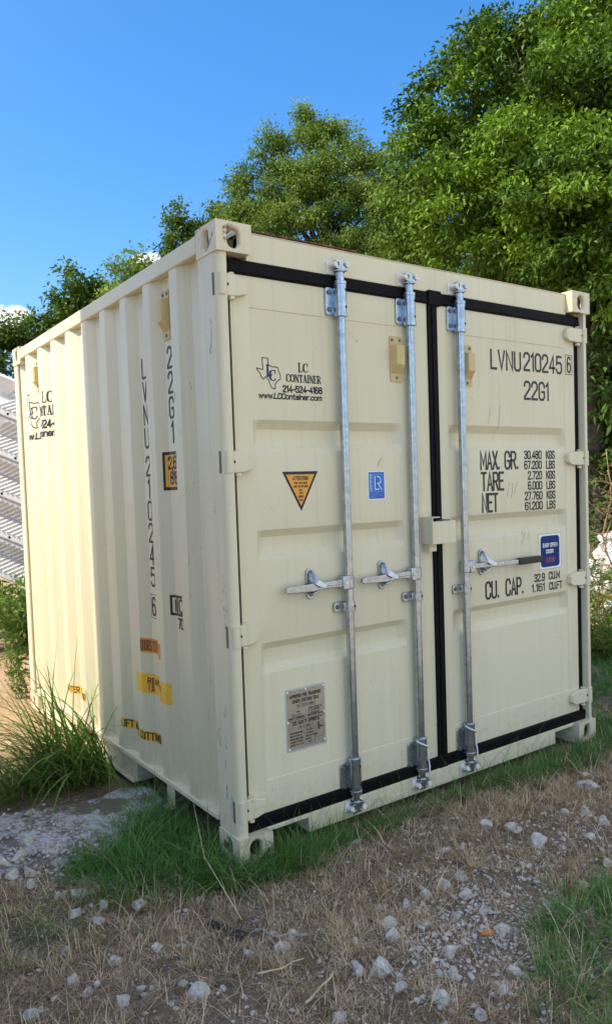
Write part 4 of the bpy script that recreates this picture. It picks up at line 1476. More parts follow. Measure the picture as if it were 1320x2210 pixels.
def thatch():
    # tufts of dead grass, each with its own colour and lie, plus loose lying straws
    nt = 7800
    tx, ty = sample_poly(FG, nt)
    d = nz2(tx, ty, 2.2, 3.0) + .6 * nz2(tx, ty, 7, 8.0)
    gr = np.exp(-(((tx - .42) / .42) ** 2 + ((ty + .86) / .28) ** 2)) * .95 + np.exp(-(((tx - 1.5) / .4) ** 2 + ((ty + .62) / .2) ** 2)) * .6
    k = (RNG.random(nt) < np.clip(.85 + d * .6 - gr * .8, .06, 1)) & outside_box(tx, ty) & ~in_poly(tx, ty, PADP)
    tx, ty, d = tx[k], ty[k], d[k]; nt = len(tx)
    per = 26
    tr_ = RNG.uniform(.012, .045, nt); th = RNG.uniform(.014, .042, nt) * (1 + .5 * np.clip(d, -.6, 1)); tt = np.clip(RNG.normal(.38, .27, nt) + .15 * d, 0, .97)
    big_ = RNG.random(nt) < .06; th[big_] *= 1.9
    ang = RNG.uniform(0, 2 * PI, (nt, per)); q = tr_[:, None] * np.sqrt(RNG.random((nt, per)))
    x = (tx[:, None] + q * np.cos(ang)).reshape(-1); y = (ty[:, None] + q * np.sin(ang)).reshape(-1)
    az = (ang + RNG.normal(0, .8, (nt, per))).reshape(-1)
    h = (th[:, None] * RNG.uniform(.5, 1.35, (nt, per))).reshape(-1)
    tint = np.clip(tt[:, None] + RNG.normal(0, .12, (nt, per)), 0, 1).reshape(-1)
    n = len(x)
    ok = outside_box(x, y); x, y, az, h, tint = x[ok], y[ok], az[ok], h[ok], tint[ok]; n = len(x)
    z = hg(x, y) - .003
    lean = np.clip(RNG.normal(.62, .25, n), .05, 1.0)
    return blade_mesh('dry_grass', M_grassD, np.stack([x, y, z], 1), h * 1.25, RNG.uniform(.0016, .0034, n), lean, az, tint, curl=.5, seg=2)


# long loose straws lying on top
def long_straws():
    n = 2600
    x, y = sample_poly(FG, n)
    k = outside_box(x, y) & ~in_poly(x, y, PADP); x, y = x[k], y[k]; n = len(x)
    z = hg(x, y) + RNG.uniform(.004, .02, n)
    return blade_mesh('straws', M_grassD, np.stack([x, y, z], 1), RNG.uniform(.06, .16, n), RNG.uniform(.0016, .003, n), np.clip(RNG.normal(.92, .08, n), .6, 1.05),
                      RNG.uniform(0, 2 * PI, n), RNG.uniform(.45, 1, n), curl=.02, seg=3)


dg = join_meshes([thatch(), long_straws()], 'dry_grass')
kind(dg, 'stuff')


def green(poly, n, h0, h1, lean_m=.35, w=(.003, .006), dens=None, edge=None, tint=(2, 3)):
    """bunch grass: blades fan out of tufts that differ in size, lie and colour; a tenth of them is dead"""
    per = 15
    nt = max(8, int(n / per * 1.25))
    tx, ty = sample_poly(poly, nt)
    tx = tx + RNG.normal(0, .03, nt); ty = ty + RNG.normal(0, .03, nt)
    keep = outside_box(tx, ty, 0)
    if dens is not None: keep &= RNG.random(nt) < dens(tx, ty)
    tx, ty = tx[keep], ty[keep]; nt = len(tx)
    size = np.clip(RNG.lognormal(-.1, .35, nt), .4, 1.9)
    taz = RNG.uniform(0, 2 * PI, nt); tl = RNG.uniform(0, .35, nt); tt = RNG.normal(.36, .17, nt)
    ang = RNG.uniform(0, 2 * PI, (nt, per)); q = .022 * np.sqrt(RNG.random((nt, per))) * size[:, None]
    x = (tx[:, None] + q * np.cos(ang)).reshape(-1); y = (ty[:, None] + q * np.sin(ang)).reshape(-1)
    vx = np.cos(ang) + np.cos(taz)[:, None] * tl[:, None] * 2; vy = np.sin(ang) + np.sin(taz)[:, None] * tl[:, None] * 2
    az = np.arctan2(vy, vx).reshape(-1) + RNG.normal(0, .3, nt * per)
    h = (RNG.uniform(h0, h1, (nt, per)) * size[:, None]).reshape(-1)
    lean = np.clip(lean_m + RNG.normal(0, .2, nt * per) + (tl[:, None] * RNG.random((nt, per))).reshape(-1), .03, .98)
    ti = np.clip(tt[:, None] + RNG.normal(0, .13, (nt, per)), 0, 1).reshape(-1)
    ok = outside_box(x, y, 0); x, y, az, h, lean, ti = (a[ok] for a in (x, y, az, h, lean, ti))
    n = len(x); z = hg(x, y) - .006
    wd = RNG.uniform(*w, n)
    dead = RNG.random(n) < .10
    B = np.stack([x, y, z], 1)
    a = blade_mesh('green_grass', M_grassG, B[~dead], h[~dead], wd[~dead], lean[~dead], az[~dead], ti[~dead], curl=.8, seg=4)
    gp.append(blade_mesh('green_grass', M_grassD, B[dead], h[dead] * .8, wd[dead] * .7, np.clip(lean[dead] + .25, 0, 1), az[dead], RNG.uniform(.2, .9, dead.sum()), curl=.5, seg=3))
    return a


gp = []
# lush turf at the front-left corner and along the left side
gp.append(green([(-.56, .36), (-.44, .50), (-.22, .62), (-.04, .78), (.0, 1.02), (.03, 1.02), (.03, -.03), (.22, -.10), (.10, -.16), (-.08, -.06), (-.26, .06), (-.42, .18)], 6500, .06, .15, .60, (.003, .0058),
                dens=lambda x, y: np.clip(.9 + .5 * nz2(x, y, 3.5, 5.0), .2, 1)))
gp.append(green([(-.10, -.10), (.06, -.15), (.28, -.14), (.28, -.03), (-.03, -.03), (-.05, .22), (-.12, .2)], 800, .07, .15, .5, (.003, .005)))
# fringe under the sill
gp.append(green([(.08, -.16), (.4, -.13), (1.0, -.10), (1.6, -.16), (2.2, -.22), (2.6, -.2), (2.6, .04), (.08, .04)], 11000, .03, .11, .45, (.002, .004),
                dens=lambda x, y: np.clip(.55 + 1.0 * nz2(x, y, 3.2, 15.0) + .4 * (x > 1.5) + .35 * (x < .45) - .15 * ((x > .5) & (x < 1.3)) + 3.2 * (y + .10), .03, 1)))
gp.append(green([(.03, .0), (2.6, .0), (2.6, .10), (.03, .10)], 600, .08, .20, .3, (.002, .004)))
gp.append(green([(.10, -.07), (2.2, -.06), (2.2, -.01), (.10, -.01)], 420, .09, .24, .42, (.002, .004)))
gp.append(green([(-.02, -.12), (.42, -.13), (.42, -.01), (.0, -.01)], 620, .08, .19, .45, (.0025, .0045)))
gp.append(green([(-.50, .36), (-.42, .48), (-.22, .60), (-.04, .78), (.0, 1.0), (.02, .0), (.2, -.10), (-.1, -.06), (-.4, .2)], 700, .14, .26, .55, (.003, .006)))
gp.append(green([(-.66, .30), (-.44, .56), (-.10, .74), (.0, 1.1), (.03, 1.1), (.03, -.1), (.40, -.16), (.10, -.26), (-.14, -.16), (-.36, -.02), (-.56, .12)], 2400, .04, .11, .6, (.002, .004),
                dens=lambda x, y: np.clip(.3 + 1.1 * nz2(x, y, 5, 25.0), .03, .9)))
# right of the container and right foreground patch
gp.append(green([(2.3, -.32), (3.4, .1), (4.4, .8), (4.2, 1.5), (2.5, 1.4), (2.5, .1)], 7500, .06, .16, .4, (.003, .006)))
gp.append(green([(.26, -1.30), (.36, -1.10), (.60, -.98), (.92, -.90), (1.4, -1.0), (1.6, -1.5), (.6, -1.9), (.2, -1.7)], 7000, .05, .13, .5, (.003, .006),
                dens=lambda x, y: np.clip(.8 + .8 * nz2(x, y, 4, 2.0), .1, 1)))
# thin patch at the lower left
gp.append(green([(-1.2, .40), (-.86, .36), (-.70, .20), (-.62, -.02), (-.72, -.14), (-.95, -.12), (-1.25, .0)], 2300, .04, .10, .55, (.002, .004),
                dens=lambda x, y: np.clip(.45 + .9 * nz2(x, y, 5, 4.0), .05, 1)))
gp.append(green([(-.56, .20), (-.46, .20), (-.46, .10), (-.56, .10)], 160, .04, .09, .5))
# scattered wisps through the thatch
gp.append(green(FG, 5200, .03, .08, .5, (.0018, .0032), dens=lambda x, y: np.clip(-.1 + 1.1 * nz2(x, y, 2.7, 31.0), 0, .8)))
kind(join_meshes(gp, 'green_grass'), 'stuff')

# sun-dried yellow-green grass behind and to the right
x, y = sample_poly([(3.6, 1.3), (4.6, .9), (9, 2.2), (9, 6.5), (5, 5.5), (3.4, 2.6)], 9000)
yg = blade_mesh('yellow_grass', M_grassY, np.stack([x, y, hg(x, y) - .005], 1), RNG.uniform(.08, .30, 9000), RNG.uniform(.004, .009, 9000), np.clip(RNG.normal(.4, .2, 9000), .02, 1), RNG.uniform(0, 6.28, 9000), RNG.random(9000), .5, 3)
x, y = sample_poly([(-1.2, 2.4), (.0, 2.2), (.0, 4.0), (1.6, 4.6), (2.4, 7), (-1.5, 7)], 6000)
k = (RNG.random(6000) < np.clip(.22 + .9 * nz2(x, y, 1.4, 7.0), .02, .9)) & outside_box(x, y)
x, y = x[k], y[k]; n = len(x)
yg2 = blade_mesh('yellow_grass', M_grassY, np.stack([x, y, hg(x, y) - .005], 1), RNG.uniform(.03, .12, n), RNG.uniform(.002, .005, n), np.clip(RNG.normal(.6, .25, n), .02, 1), RNG.uniform(0, 6.28, n), RNG.random(n), .4, 3)
kind(join_meshes([yg, yg2], 'yellow_grass'), 'stuff')


def grass_clump(cx, cy, r, n, h0, h1, label, az0=None, spread=PI, mat=None, w=(.006, .013), lean=.45, name='grass_clump'):
    t = thing(name, label, 'grass clump' if name == 'grass_clump' else 'plant', (cx, cy, hgt(cx, cy)))
    a = RNG.uniform(0, 2 * PI, n); q = r * np.sqrt(RNG.random(n))
    x = q * np.cos(a); y = q * np.sin(a)
    az = RNG.uniform(0, 2 * PI, n) if az0 is None else RNG.normal(az0, spread, n)
    o = blade_mesh('blades', mat or M_grassT, np.stack([x, y, np.full(n, -.01)], 1), RNG.uniform(h0, h1, n), RNG.uniform(*w, n), np.clip(RNG.normal(lean, .2, n), .03, .95), az, RNG.beta(2.2, 1.9, n), .75, 7)
    o.parent = t
    return t


t = grass_clump(-.18, 1.42, .20, 240, .40, 1.0, 'tall clump of long arching green grass beside the left wall of the container', PI * .98, .95, w=(.008, .018), lean=.72)
o = blade_mesh('blades', M_grassT, np.stack([RNG.uniform(-.62, .12, 230), RNG.uniform(-.14, .2, 230), np.full(230, -.01)], 1), RNG.uniform(.2, .6, 230), RNG.uniform(.006, .012, 230),
               np.clip(RNG.normal(.72, .15, 230), .05, .95), RNG.normal(PI * .95, .9, 230), RNG.beta(2, 2, 230), .6, 7)
o.parent = t
o = blade_mesh('blades', M_grassT, np.stack([RNG.uniform(-.75, .0, 260), RNG.uniform(-.25, .15, 260), np.full(260, -.005)], 1), RNG.uniform(.25, .6, 260), RNG.uniform(.006, .013, 260),
               np.clip(RNG.normal(.86, .1, 260), .3, .98), RNG.normal(PI * 1.02, .55, 260), np.clip(RNG.normal(.65, .2, 260), 0, 1), .25, 7)
o.parent = t
o = blade_mesh('dead_blades', M_grassD, np.stack([RNG.uniform(-.35, .12, 120), RNG.uniform(-.16, .12, 120), np.full(120, 0.0)], 1), RNG.uniform(.15, .45, 120), RNG.uniform(.004, .008, 120),
               np.clip(RNG.normal(.85, .12, 120), .05, 1), RNG.normal(PI * 1.0, 1.0, 120), RNG.uniform(.3, 1, 120), .2, 5)
o.parent = t


# ------------------------------------------------------------------ leaves
def leaf_cloud(name, mat, sprays, leaf_len, leaf_w, per, parent=None, droop=.35, spread=.16):
    """sprays: array (n,7): position xyz, outward direction xyz, tint. Every spray is a drooping twig with `per` pointed leaves"""
    n = len(sprays)
    P = sprays[:, :3]; D = sprays[:, 3:6]; tn = sprays[:, 6]
    N = n * per
    u = np.repeat(np.linspace(-.5, .5, per)[None, :], n, 0).reshape(-1) + RNG.normal(0, .06, N)
    Pi = np.repeat(P, per, 0); Di = np.repeat(D, per, 0)
    Di = Di / np.linalg.norm(Di, axis=1, keepdims=True)
    pos = Pi + Di * (u * spread * 2)[:, None] + RNG.normal(0, spread * .28, (N, 3))
    pos[:, 2] -= np.abs(u) * spread * .5
    rd = RNG.normal(0, 1, (N, 3)); rd /= np.linalg.norm(rd, axis=1, keepdims=True)
    ax = Di * .8 + rd * 1.0; ax[:, 2] -= droop
    ax /= np.linalg.norm(ax, axis=1, keepdims=True)
    nr = RNG.normal(0, .95, (N, 3)); nr[:, 2] += .9
    sd = np.cross(ax, nr); sd /= np.linalg.norm(sd, axis=1, keepdims=True) + 1e-9
    up = np.cross(sd, ax)
    L = leaf_len * RNG.uniform(.65, 1.25, N); Wd = leaf_w * RNG.uniform(.7, 1.25, N)
    v0 = pos
    v1 = pos + ax * (L * .45)[:, None] + sd * (Wd * .5)[:, None] + up * (Wd * .15)[:, None]
    v2 = pos + ax * L[:, None] - np.array([0, 0, 1])[None, :] * (L * .12)[:, None]
    v3 = pos + ax * (L * .45)[:, None] - sd * (Wd * .5)[:, None] + up * (Wd * .15)[:, None]
    V = np.stack([v0, v1, v2, v3], 1)
    li = (np.arange(N) * 4)[:, None] + np.array([0, 1, 2, 0, 2, 3])[None, :]
    me = bpy.data.meshes.new(name)
    me.vertices.add(N * 4); me.vertices.foreach_set('co', V.reshape(-1).astype(np.float32))
    me.loops.add(li.size); me.loops.foreach_set('vertex_index', li.reshape(-1).astype(np.int32))
    me.polygons.add(N * 2); me.polygons.foreach_set('loop_start', (np.arange(N * 2) * 3).astype(np.int32))
    me.update(calc_edges=True)
    a = me.attributes.new('tint', 'FLOAT', 'POINT')
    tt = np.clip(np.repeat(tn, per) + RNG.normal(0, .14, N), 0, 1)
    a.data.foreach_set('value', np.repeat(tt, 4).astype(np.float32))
    me.materials.append(mat)
    o = bpy.data.objects.new(name, me); C.objects.link(o)
    if parent: o.parent = parent
    return o


def clump_sprays(clumps, dens, lift=1.0, hollow=.45):
    """foliage gathered in umbrella-shaped boughs spread over each clump, leaving gaps between them"""
    out = []
    for (x, y, z, r) in clumps:
        nb = max(4, int(17 * r * r + 7 * r + 2))
        n = max(14, int(dens * r * r / nb))
        for b in range(nb):
            d = RNG.normal(0, 1, 3); d /= np.linalg.norm(d)
            q = r * (hollow + (1 - hollow) * RNG.random() ** .5) * (1 + .5 * mnoise.noise(Vector((d[0] * 2 + x, d[1] * 2 + y, d[2] * 2 + z))))
            c = np.array([x, y, z]) + d * q
            rb = RNG.uniform(.14, .33) * (.65 + .5 * min(r, 1)) * min(1, .5 + r)
            e = RNG.normal(0, 1, (n, 3)); e /= np.linalg.norm(e, axis=1, keepdims=True)
            e[:, 2] = np.where(e[:, 2] < -.2, -e[:, 2] * .5, e[:, 2])
            rr = rb * (.35 + .65 * RNG.random(n) ** .5)
            p = c[None, :] + e * rr[:, None] * np.array([1.15, 1.15, .75])[None, :]
            dd = e * .8 + d[None, :] * .5 + RNG.normal(0, .3, (n, 3)); dd[:, 2] -= .15
            tb = np.clip(RNG.normal(.36, .24), 0, .9)
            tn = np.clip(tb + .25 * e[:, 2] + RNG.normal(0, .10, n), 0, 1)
            out.append(np.concatenate([p, dd, tn[:, None]], 1))
    return np.concatenate(out, 0)


def limb(mb, a, b, r0, r1, seed, n=7, wob=.06, seg=7):
    a, b = Vector(a), Vector(b)
    L = (b - a).length
    pts = []; rad = []
    for i in range(n + 1):
        t = i / n
        p = a.lerp(b, t)
        s_ = math.sin(PI * t)
        p += Vector((mnoise.noise(Vector((seed, t * 3, 0))), mnoise.noise(Vector((seed, t * 3, 5))), mnoise.noise(Vector((seed, t * 3, 9))) * .5 + .35)) * L * wob * s_ * 2
        pts.append(p); rad.append(r0 + (r1 - r0) * t ** .8)
    mb.tube(pts, rad, seg)
    return pts


def tree(name, label, cat, base, clumps, mat, leaf=(.10, .035), dens=420, per=11, trunk_r=.2, fork=.35, group=None, spread=.16, hollow=.45, droop=.35, forkz=None, twigs=True, fill=0, rot=0):
    bx, by = base
    bz = hgt(bx, by) if (-5 < bx < 10 and -5 < by < 10) else GZ + max(0, by - 7) * .012
    t = thing(name, label, cat, (bx, by, bz), group)
    cz = [c[2] for c in clumps]
    top = max(cz)
    mid = (sum(c[0] for c in clumps) / len(clumps), sum(c[1] for c in clumps) / len(clumps))
    fz = forkz if forkz is not None else bz + (min(cz) - bz) * .6
    mb = MB()
    f0 = Vector((bx + (mid[0] - bx) * .25, by + (mid[1] - by) * .25, fz))
    limb(mb, (bx, by, bz - .1), f0, trunk_r, trunk_r * .72, 1.3 + bx, wob=.02, seg=10)
    f1 = Vector((mid[0], mid[1], bz + (top - bz) * .72))
    main = limb(mb, f0, f1, trunk_r * .7, trunk_r * .22, 4.1 + by, wob=.04, seg=8)
    for i, (x, y, z, r) in enumerate(clumps):
        k = min(range(len(main)), key=lambda j: abs(main[j].z - (z - .9 - .5 * random.random())))
        st = main[min(k, len(main) - 2)]
        pts = limb(mb, st, (x, y, z), max(.022, trunk_r * .26), .010, i * 1.7 + bx, wob=.07, seg=5)
        if twigs:
            for q in range(6):
                d = Vector((random.gauss(0, 1), random.gauss(0, 1), random.gauss(.3, .8))).normalized()
                limb(mb, pts[4 + q % 3], Vector((x, y, z)) + d * r * .95, .009, .003, q + i * .77, n=4, wob=.05, seg=4)
    tr = mb.build('trunk', M_bark, t, smooth=True)
    tr.matrix_parent_inverse = Matrix.Translation((-bx, -by, -bz))
    sp = clump_sprays(clumps, dens, hollow=hollow)
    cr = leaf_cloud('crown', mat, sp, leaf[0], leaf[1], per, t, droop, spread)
    cr.matrix_parent_inverse = Matrix.Translation((-bx, -by, -bz))
    return t


big = [(6.51, 5.01, 6.25, 0.55), (6.61, 4.91, 6.84, 0.5), (6.95, 4.82, 7.28, 0.5), (7.32, 4.7, 7.61, 0.45), (7.53, 4.43, 7.61, 0.5), (8.05, 3.89, 7.75, 0.85), (8.36, 3.41, 7.97, 1.0), (6.94, 3.73, 6.27, 0.9), (6.57, 4.19, 6.01, 0.8), (7.01, 3.11, 5.75, 0.95), (7.52, 2.86, 6.05, 1.0), (6.62, 5.32, 5.81, 0.45), (6.36, 4.43, 5.27, 0.8), (6.43, 3.57, 5.17, 0.85), (6.61, 2.98, 4.79, 0.75), (6.87, 5.78, 5.46, 0.55), (6.81, 4.68, 4.79, 0.7), (6.81, 3.89, 4.57, 0.7), (7.01, 2.74, 4.84, 0.7), (6.91, 2.52, 3.88, 0.5), (8.29, 4.07, 4.45, 0.8), (8.06, 4.4, 7.29, 0.8), (7.68, 3.54, 6.8, 0.8),  # tree clump centres baked from image pixels at chosen distances
       (8.9, 3.0, 7.0, 1.1), (9.0, 2.2, 6.0, 1.1), (8.3, 1.9, 5.3, .9), (9.4, 4.2, 6.4, 1.2), (8.6, 5.2, 6.2, 1.0), (8.5, 4.6, 5.2, 1.0), (8.9, 3.4, 9.0, 1.1), (7.9, 2.4, 7.2, .8)]
tree('shade_tree', 'tall dense leafy tree filling the upper right of the photo behind the container', 'tree', (8.7, 3.9), big, M_leafR, (.086, .037), 780, 13, .24, spread=.17)
midc = [(7.47, 9.48, 8.37, 0.36), (7.09, 9.75, 8.12, 0.42), (7.79, 9.24, 8.17, 0.5), (8.17, 8.93, 7.87, 0.5), (8.57, 8.58, 7.52, 0.5), (6.73, 9.99, 7.42, 0.5), (7.34, 9.58, 7.49, 0.7), (7.66, 8.83, 7.03, 0.75), (6.56, 10.1, 6.89, 0.45), (6.86, 9.43, 6.47, 0.65), (7.43, 9.01, 6.26, 0.7), (8.39, 8.75, 6.69, 0.7), (9.07, 8.67, 7.24, 0.5), (8.78, 8.39, 6.3, 0.6), (8.2, 9.4, 5.6, .9), (9.2, 9.0, 5.6, .9), (7.0, 10.0, 5.6, .8), (8.35, 8.05, 7.0, .55), (8.6, 8.3, 6.9, .6), (7.95, 8.9, 7.3, .6), (6.41, 10.2, 7.03, .4), (6.24, 10.3, 6.45, .45), (8.22, 7.54, 6.3, .6), (8.07, 6.99, 5.58, .6), (8.03, 7.72, 5.65, .7), (7.36, 9.93, 7.43, .7), (7.73, 9.29, 5.67, .8), (6.69, 10.02, 6.07, .7), (7.52, 9.44, 8.9, .16), (7.73, 9.28, 8.69, .2), (8.04, 9.03, 8.42, .25), (6.99, 9.82, 8.39, .22), (6.42, 10.19, 7.38, .3)]
tree('feathery_tree', 'lighter feathery tree with thin twigs at its top, behind the middle of the container roof', 'tree', (8.2, 9.6), midc, M_leafM, (.085, .028), 860, 12, .17, spread=.16, hollow=.3, droop=.2)
tree('roadside_tree', 'small rounded tree showing just left of the front top corner casting', 'tree', (6.7, 12.7), [(6.66, 12.37, 7.61, 0.45), (6.28, 12.57, 7.25, 0.4), (7.05, 12.15, 7.41, 0.4), (6.63, 12.38, 6.9, 0.6), (6.09, 12.66, 6.95, 0.35), (6.8, 12.6, 6.1, .7)], M_leafD, (.11, .045), 520, 10, .14, spread=.17)
tree('roadside_tree', 'small dark green tree rising above the middle of the left top rail', 'tree', (4.6, 14.7), [(4.58, 14.39, 6.31, 0.42), (4.35, 14.47, 5.93, 0.4), (4.88, 14.28, 6.0, 0.4), (4.53, 14.41, 5.57, 0.5), (4.24, 14.51, 5.56, 0.35), (4.7, 14.6, 4.9, .7)], M_leafD, (.12, .055), 520, 10, .13, spread=.18)
tree('sapling', 'pale yellow-green sapling poking over the left top rail in front of a cloud', 'tree', (4.9, 12.2), [(5.03, 12.06, 6.19, 0.33), (4.71, 12.19, 5.9, 0.33), (5.18, 11.99, 5.81, 0.4), (4.48, 12.29, 5.61, 0.33), (4.9, 12.2, 5.1, .5)], M_leafL, (.10, .04), 420, 9, .07, spread=.16, hollow=.2)
tree('roadside_tree', 'dark broad tree at the far left edge above the white ribbed panels', 'tree', (3.2, 15.2), [(3.21, 14.81, 5.11, 0.42), (3.64, 14.69, 5.23, 0.42), (2.88, 14.9, 4.95, 0.5), (3.43, 14.75, 4.71, 0.5), (3.93, 14.61, 5.14, 0.35), (2.32, 15.03, 4.98, 0.5), (3.0, 15.0, 4.1, .8), (4.0, 14.9, 4.2, .8), (2.0, 15.2, 4.2, .8)], M_leafD, (.12, .055), 480, 10, .16, spread=.18)
# undergrowth under the big tree
und = [(9.5, 3.5, .8, .8), (10.6, 4.2, 1.0, 1.0), (8.9, 2.7, 1.1, .7), (9.9, 2.9, .9, .9), (11.4, 4.8, 1.2, 1.1), (7.7, 2.6, 2.9, .75), (8.2, 2.2, 2.0, .8), (8.9, 2.9, 3.2, 1.1), (9.6, 3.6, 2.2, 1.2), (9.0, 2.0, 3.0, .9), (10.2, 4.2, 3.6, 1.2), (9.8, 2.6, 4.2, 1.2), (8.6, 3.3, 1.4, .9), (9.2, 4.6, 4.6, 1.1), (10.6, 5.2, 5.0, 1.3), (11.2, 4.0, 2.4, 1.3)]
tree('understorey_tree', 'shadowy bushy tree under the big tree beside the right edge of the container', 'tree', (9.5, 3.2), und, M_leafShade, (.12, .045), 520, 11, .12, spread=.18)
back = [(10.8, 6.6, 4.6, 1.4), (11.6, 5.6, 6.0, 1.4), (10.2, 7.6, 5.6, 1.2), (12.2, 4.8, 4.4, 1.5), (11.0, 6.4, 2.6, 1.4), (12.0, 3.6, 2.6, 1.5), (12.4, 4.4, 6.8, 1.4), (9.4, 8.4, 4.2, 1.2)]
tree('thicket_tree', 'dark thicket tree closing the gap behind the tall shade tree', 'tree', (11.2, 6.0), back, M_leafShade, (.14, .06), 330, 10, .16, spread=.22)


# ------------------------------------------------------------------ weeds
def weed(x, y, h, label, mat, lean=(0, 0), leaf=(.07, .018), n=60, stems=3, name='weed', cat='weed', spread=.05, stem_m=None, bushy=.10):
    z = hgt(x, y)
    t = thing(name, label, cat, (x, y, z))
    mb = MB(); sp = []
    for s_ in range(stems):
        a = random.uniform(0, 2 * PI)
        hh = h * random.uniform(.65, 1.0) if s_ else h
        tip = Vector((lean[0] * hh + math.cos(a) * bushy * (s_ > 0), lean[1] * hh + math.sin(a) * bushy * (s_ > 0), hh))
        pts = limb(mb, (0.01 * s_, 0, -.02), tip, .006, .002, s_ * 3.3 + x, n=8, wob=.04, seg=5)
        for k in range(n // stems):
            u = random.uniform(.15, 1.0)
            i = min(int(u * 8), 7)
            p = pts[i].lerp(pts[i + 1], u * 8 - i)
            b = random.uniform(0, 2 * PI)
            d = Vector((math.cos(b), math.sin(b), random.uniform(.2, 1.0)))
            q = p + d * random.uniform(.0, bushy * .5)
            sp.append((*q, *d, random.random()))
    mb.build('stem', stem_m or M_brown, t, smooth=True)
    leaf_cloud('leaves', mat, np.array(sp), leaf[0], leaf[1], 6, t, .0, spread)
    return t


weed(.10, 3.45, .80, 'tall leafy green weed standing left of the rear corner post', M_weed, (-.28, .12), (.075, .016), 70, 2, bushy=.07)
weed(.02, 3.30, .42, 'low thin weed at the foot of the rear corner post', M_weed, (-.2, .3), (.06, .012), 40, 3, bushy=.14)
weed(.55, 5.1, .62, 'dense green bush in front of the white ribbed panels', M_weed, (0, 0), (.10, .028), 300, 9, 'bush', 'bush', .10, bushy=.42)
weed(.05, 5.3, .70, 'leafy green bush at the far left edge below the ribbed panels', M_weed, (0, 0), (.10, .028), 300, 9, 'bush', 'bush', .10, bushy=.42)
weed(4.85, 1.48, .95, 'bright green feathery weed right of the container below the white rubble', M_weed, (0, .02), (.08, .012), 260, 9, bushy=.28, spread=.08)
weed(5.15, 1.20, .8, 'green weed with broad leaves at the right edge of the photo', M_weed, (0, 0), (.10, .02), 200, 7, bushy=.25, spread=.08)
weed(4.2, 1.10, .34, 'low bright green tuft in the yellow grass right of the container', M_weed, (0, 0), (.10, .010), 160, 8, bushy=.2, spread=.06)


def dead_weed(x, y, h, label, seed):
    random.seed(seed)
    z = hgt(x, y)
    t = thing('dead_weed', label, 'weed', (x, y, z))
    mb = MB()
    for s_ in range(3):
        tip = Vector((random.uniform(-.45, .25), random.uniform(-.2, .2), h * random.uniform(.8, 1)))
        pts = limb(mb, (s_ * .02, 0, -.02), tip, .012, .004, s_ + seed, n=10, wob=.05, seg=5)
        for k in range(26):
            i = random.randint(3, 9)
            p = pts[i]
            d = Vector((random.gauss(0, 1), random.gauss(0, 1), random.gauss(.5, .6))).normalized() * random.uniform(.10, .26)
            q = limb(mb, p, p + d, .004, .0015, k * .9, n=4, wob=.1, seg=4)
            for j in range(4):
                e = Vector((random.gauss(0, 1), random.gauss(0, 1), random.gauss(.3, .7))).normalized() * random.uniform(.03, .08)
                limb(mb, q[2 + j % 3], q[2 + j % 3] + e, .0035, .002, j, n=2, wob=.1, seg=3)
    mb.build('stem', M_brown, t, smooth=True)


dead_weed(5.3, 1.62, 1.9, 'dry brown branching weed above the white rubble at the right edge', 5)
random.seed(77)

# ------------------------------------------------------------------ rocks
def rock_mesh(r, seed, sub=3, squash=.72):
    bm = bmesh.new()
    bmesh.ops.create_icosphere(bm, subdivisions=sub, radius=1.0)
    s = Vector((seed * 3.17, seed * 1.31, seed * .73))
    rnd = random.Random(int(seed * 997))
    planes = [(Vector((rnd.gauss(0, 1), rnd.gauss(0, 1), rnd.gauss(0, 1))).normalized(), rnd.uniform(.44, .80)) for _ in range(13)]
    el = (rnd.uniform(.8, 1.25), rnd.uniform(.75, 1.1), squash * rnd.uniform(.85, 1.15))
    for v in bm.verts:
        d = v.co.normalized()
        k = 1 + .16 * mnoise.noise(d * 1.3 + s) + .07 * mnoise.noise(d * 3.4 + s)
        p = d * k
        for nrm, dist in planes:
            e = p.dot(nrm) - dist
            if e > 0: p -= nrm * e * .96
        p += d * (.035 * mnoise.noise(d * 5 + s) + .035 * mnoise.noise(d * 11 + s) + .025 * mnoise.noise(d * 21 + s))
        v.co = Vector((p.x * el[0], p.y * el[1], p.z * el[2])) * r
    me = bpy.data.meshes.new('rock'); bm.to_mesh(me); bm.free()
    me.materials.append(M_rock)
    return me


def rock(x, y, w, label, group='pale limestone rocks lying about in front of the container', squash=.72, name='rock', sink=.62):
    r = w * .54
    o = bpy.data.objects.new(name, rock_mesh(r, random.uniform(1, 90), sub=4, squash=squash)); C.objects.link(o)
    pad = in_poly(np.array([x]), np.array([y]), PADP)[0]
    o.location = (x, y, hgt(x, y) + (.032 if pad else 0) + r * squash * (1 - sink) * .75)
    o.rotation_euler = (random.uniform(-.25, .25), random.uniform(-.25, .25), random.uniform(0, 6.28))
    tag(o, label, 'rock', group)
    return o


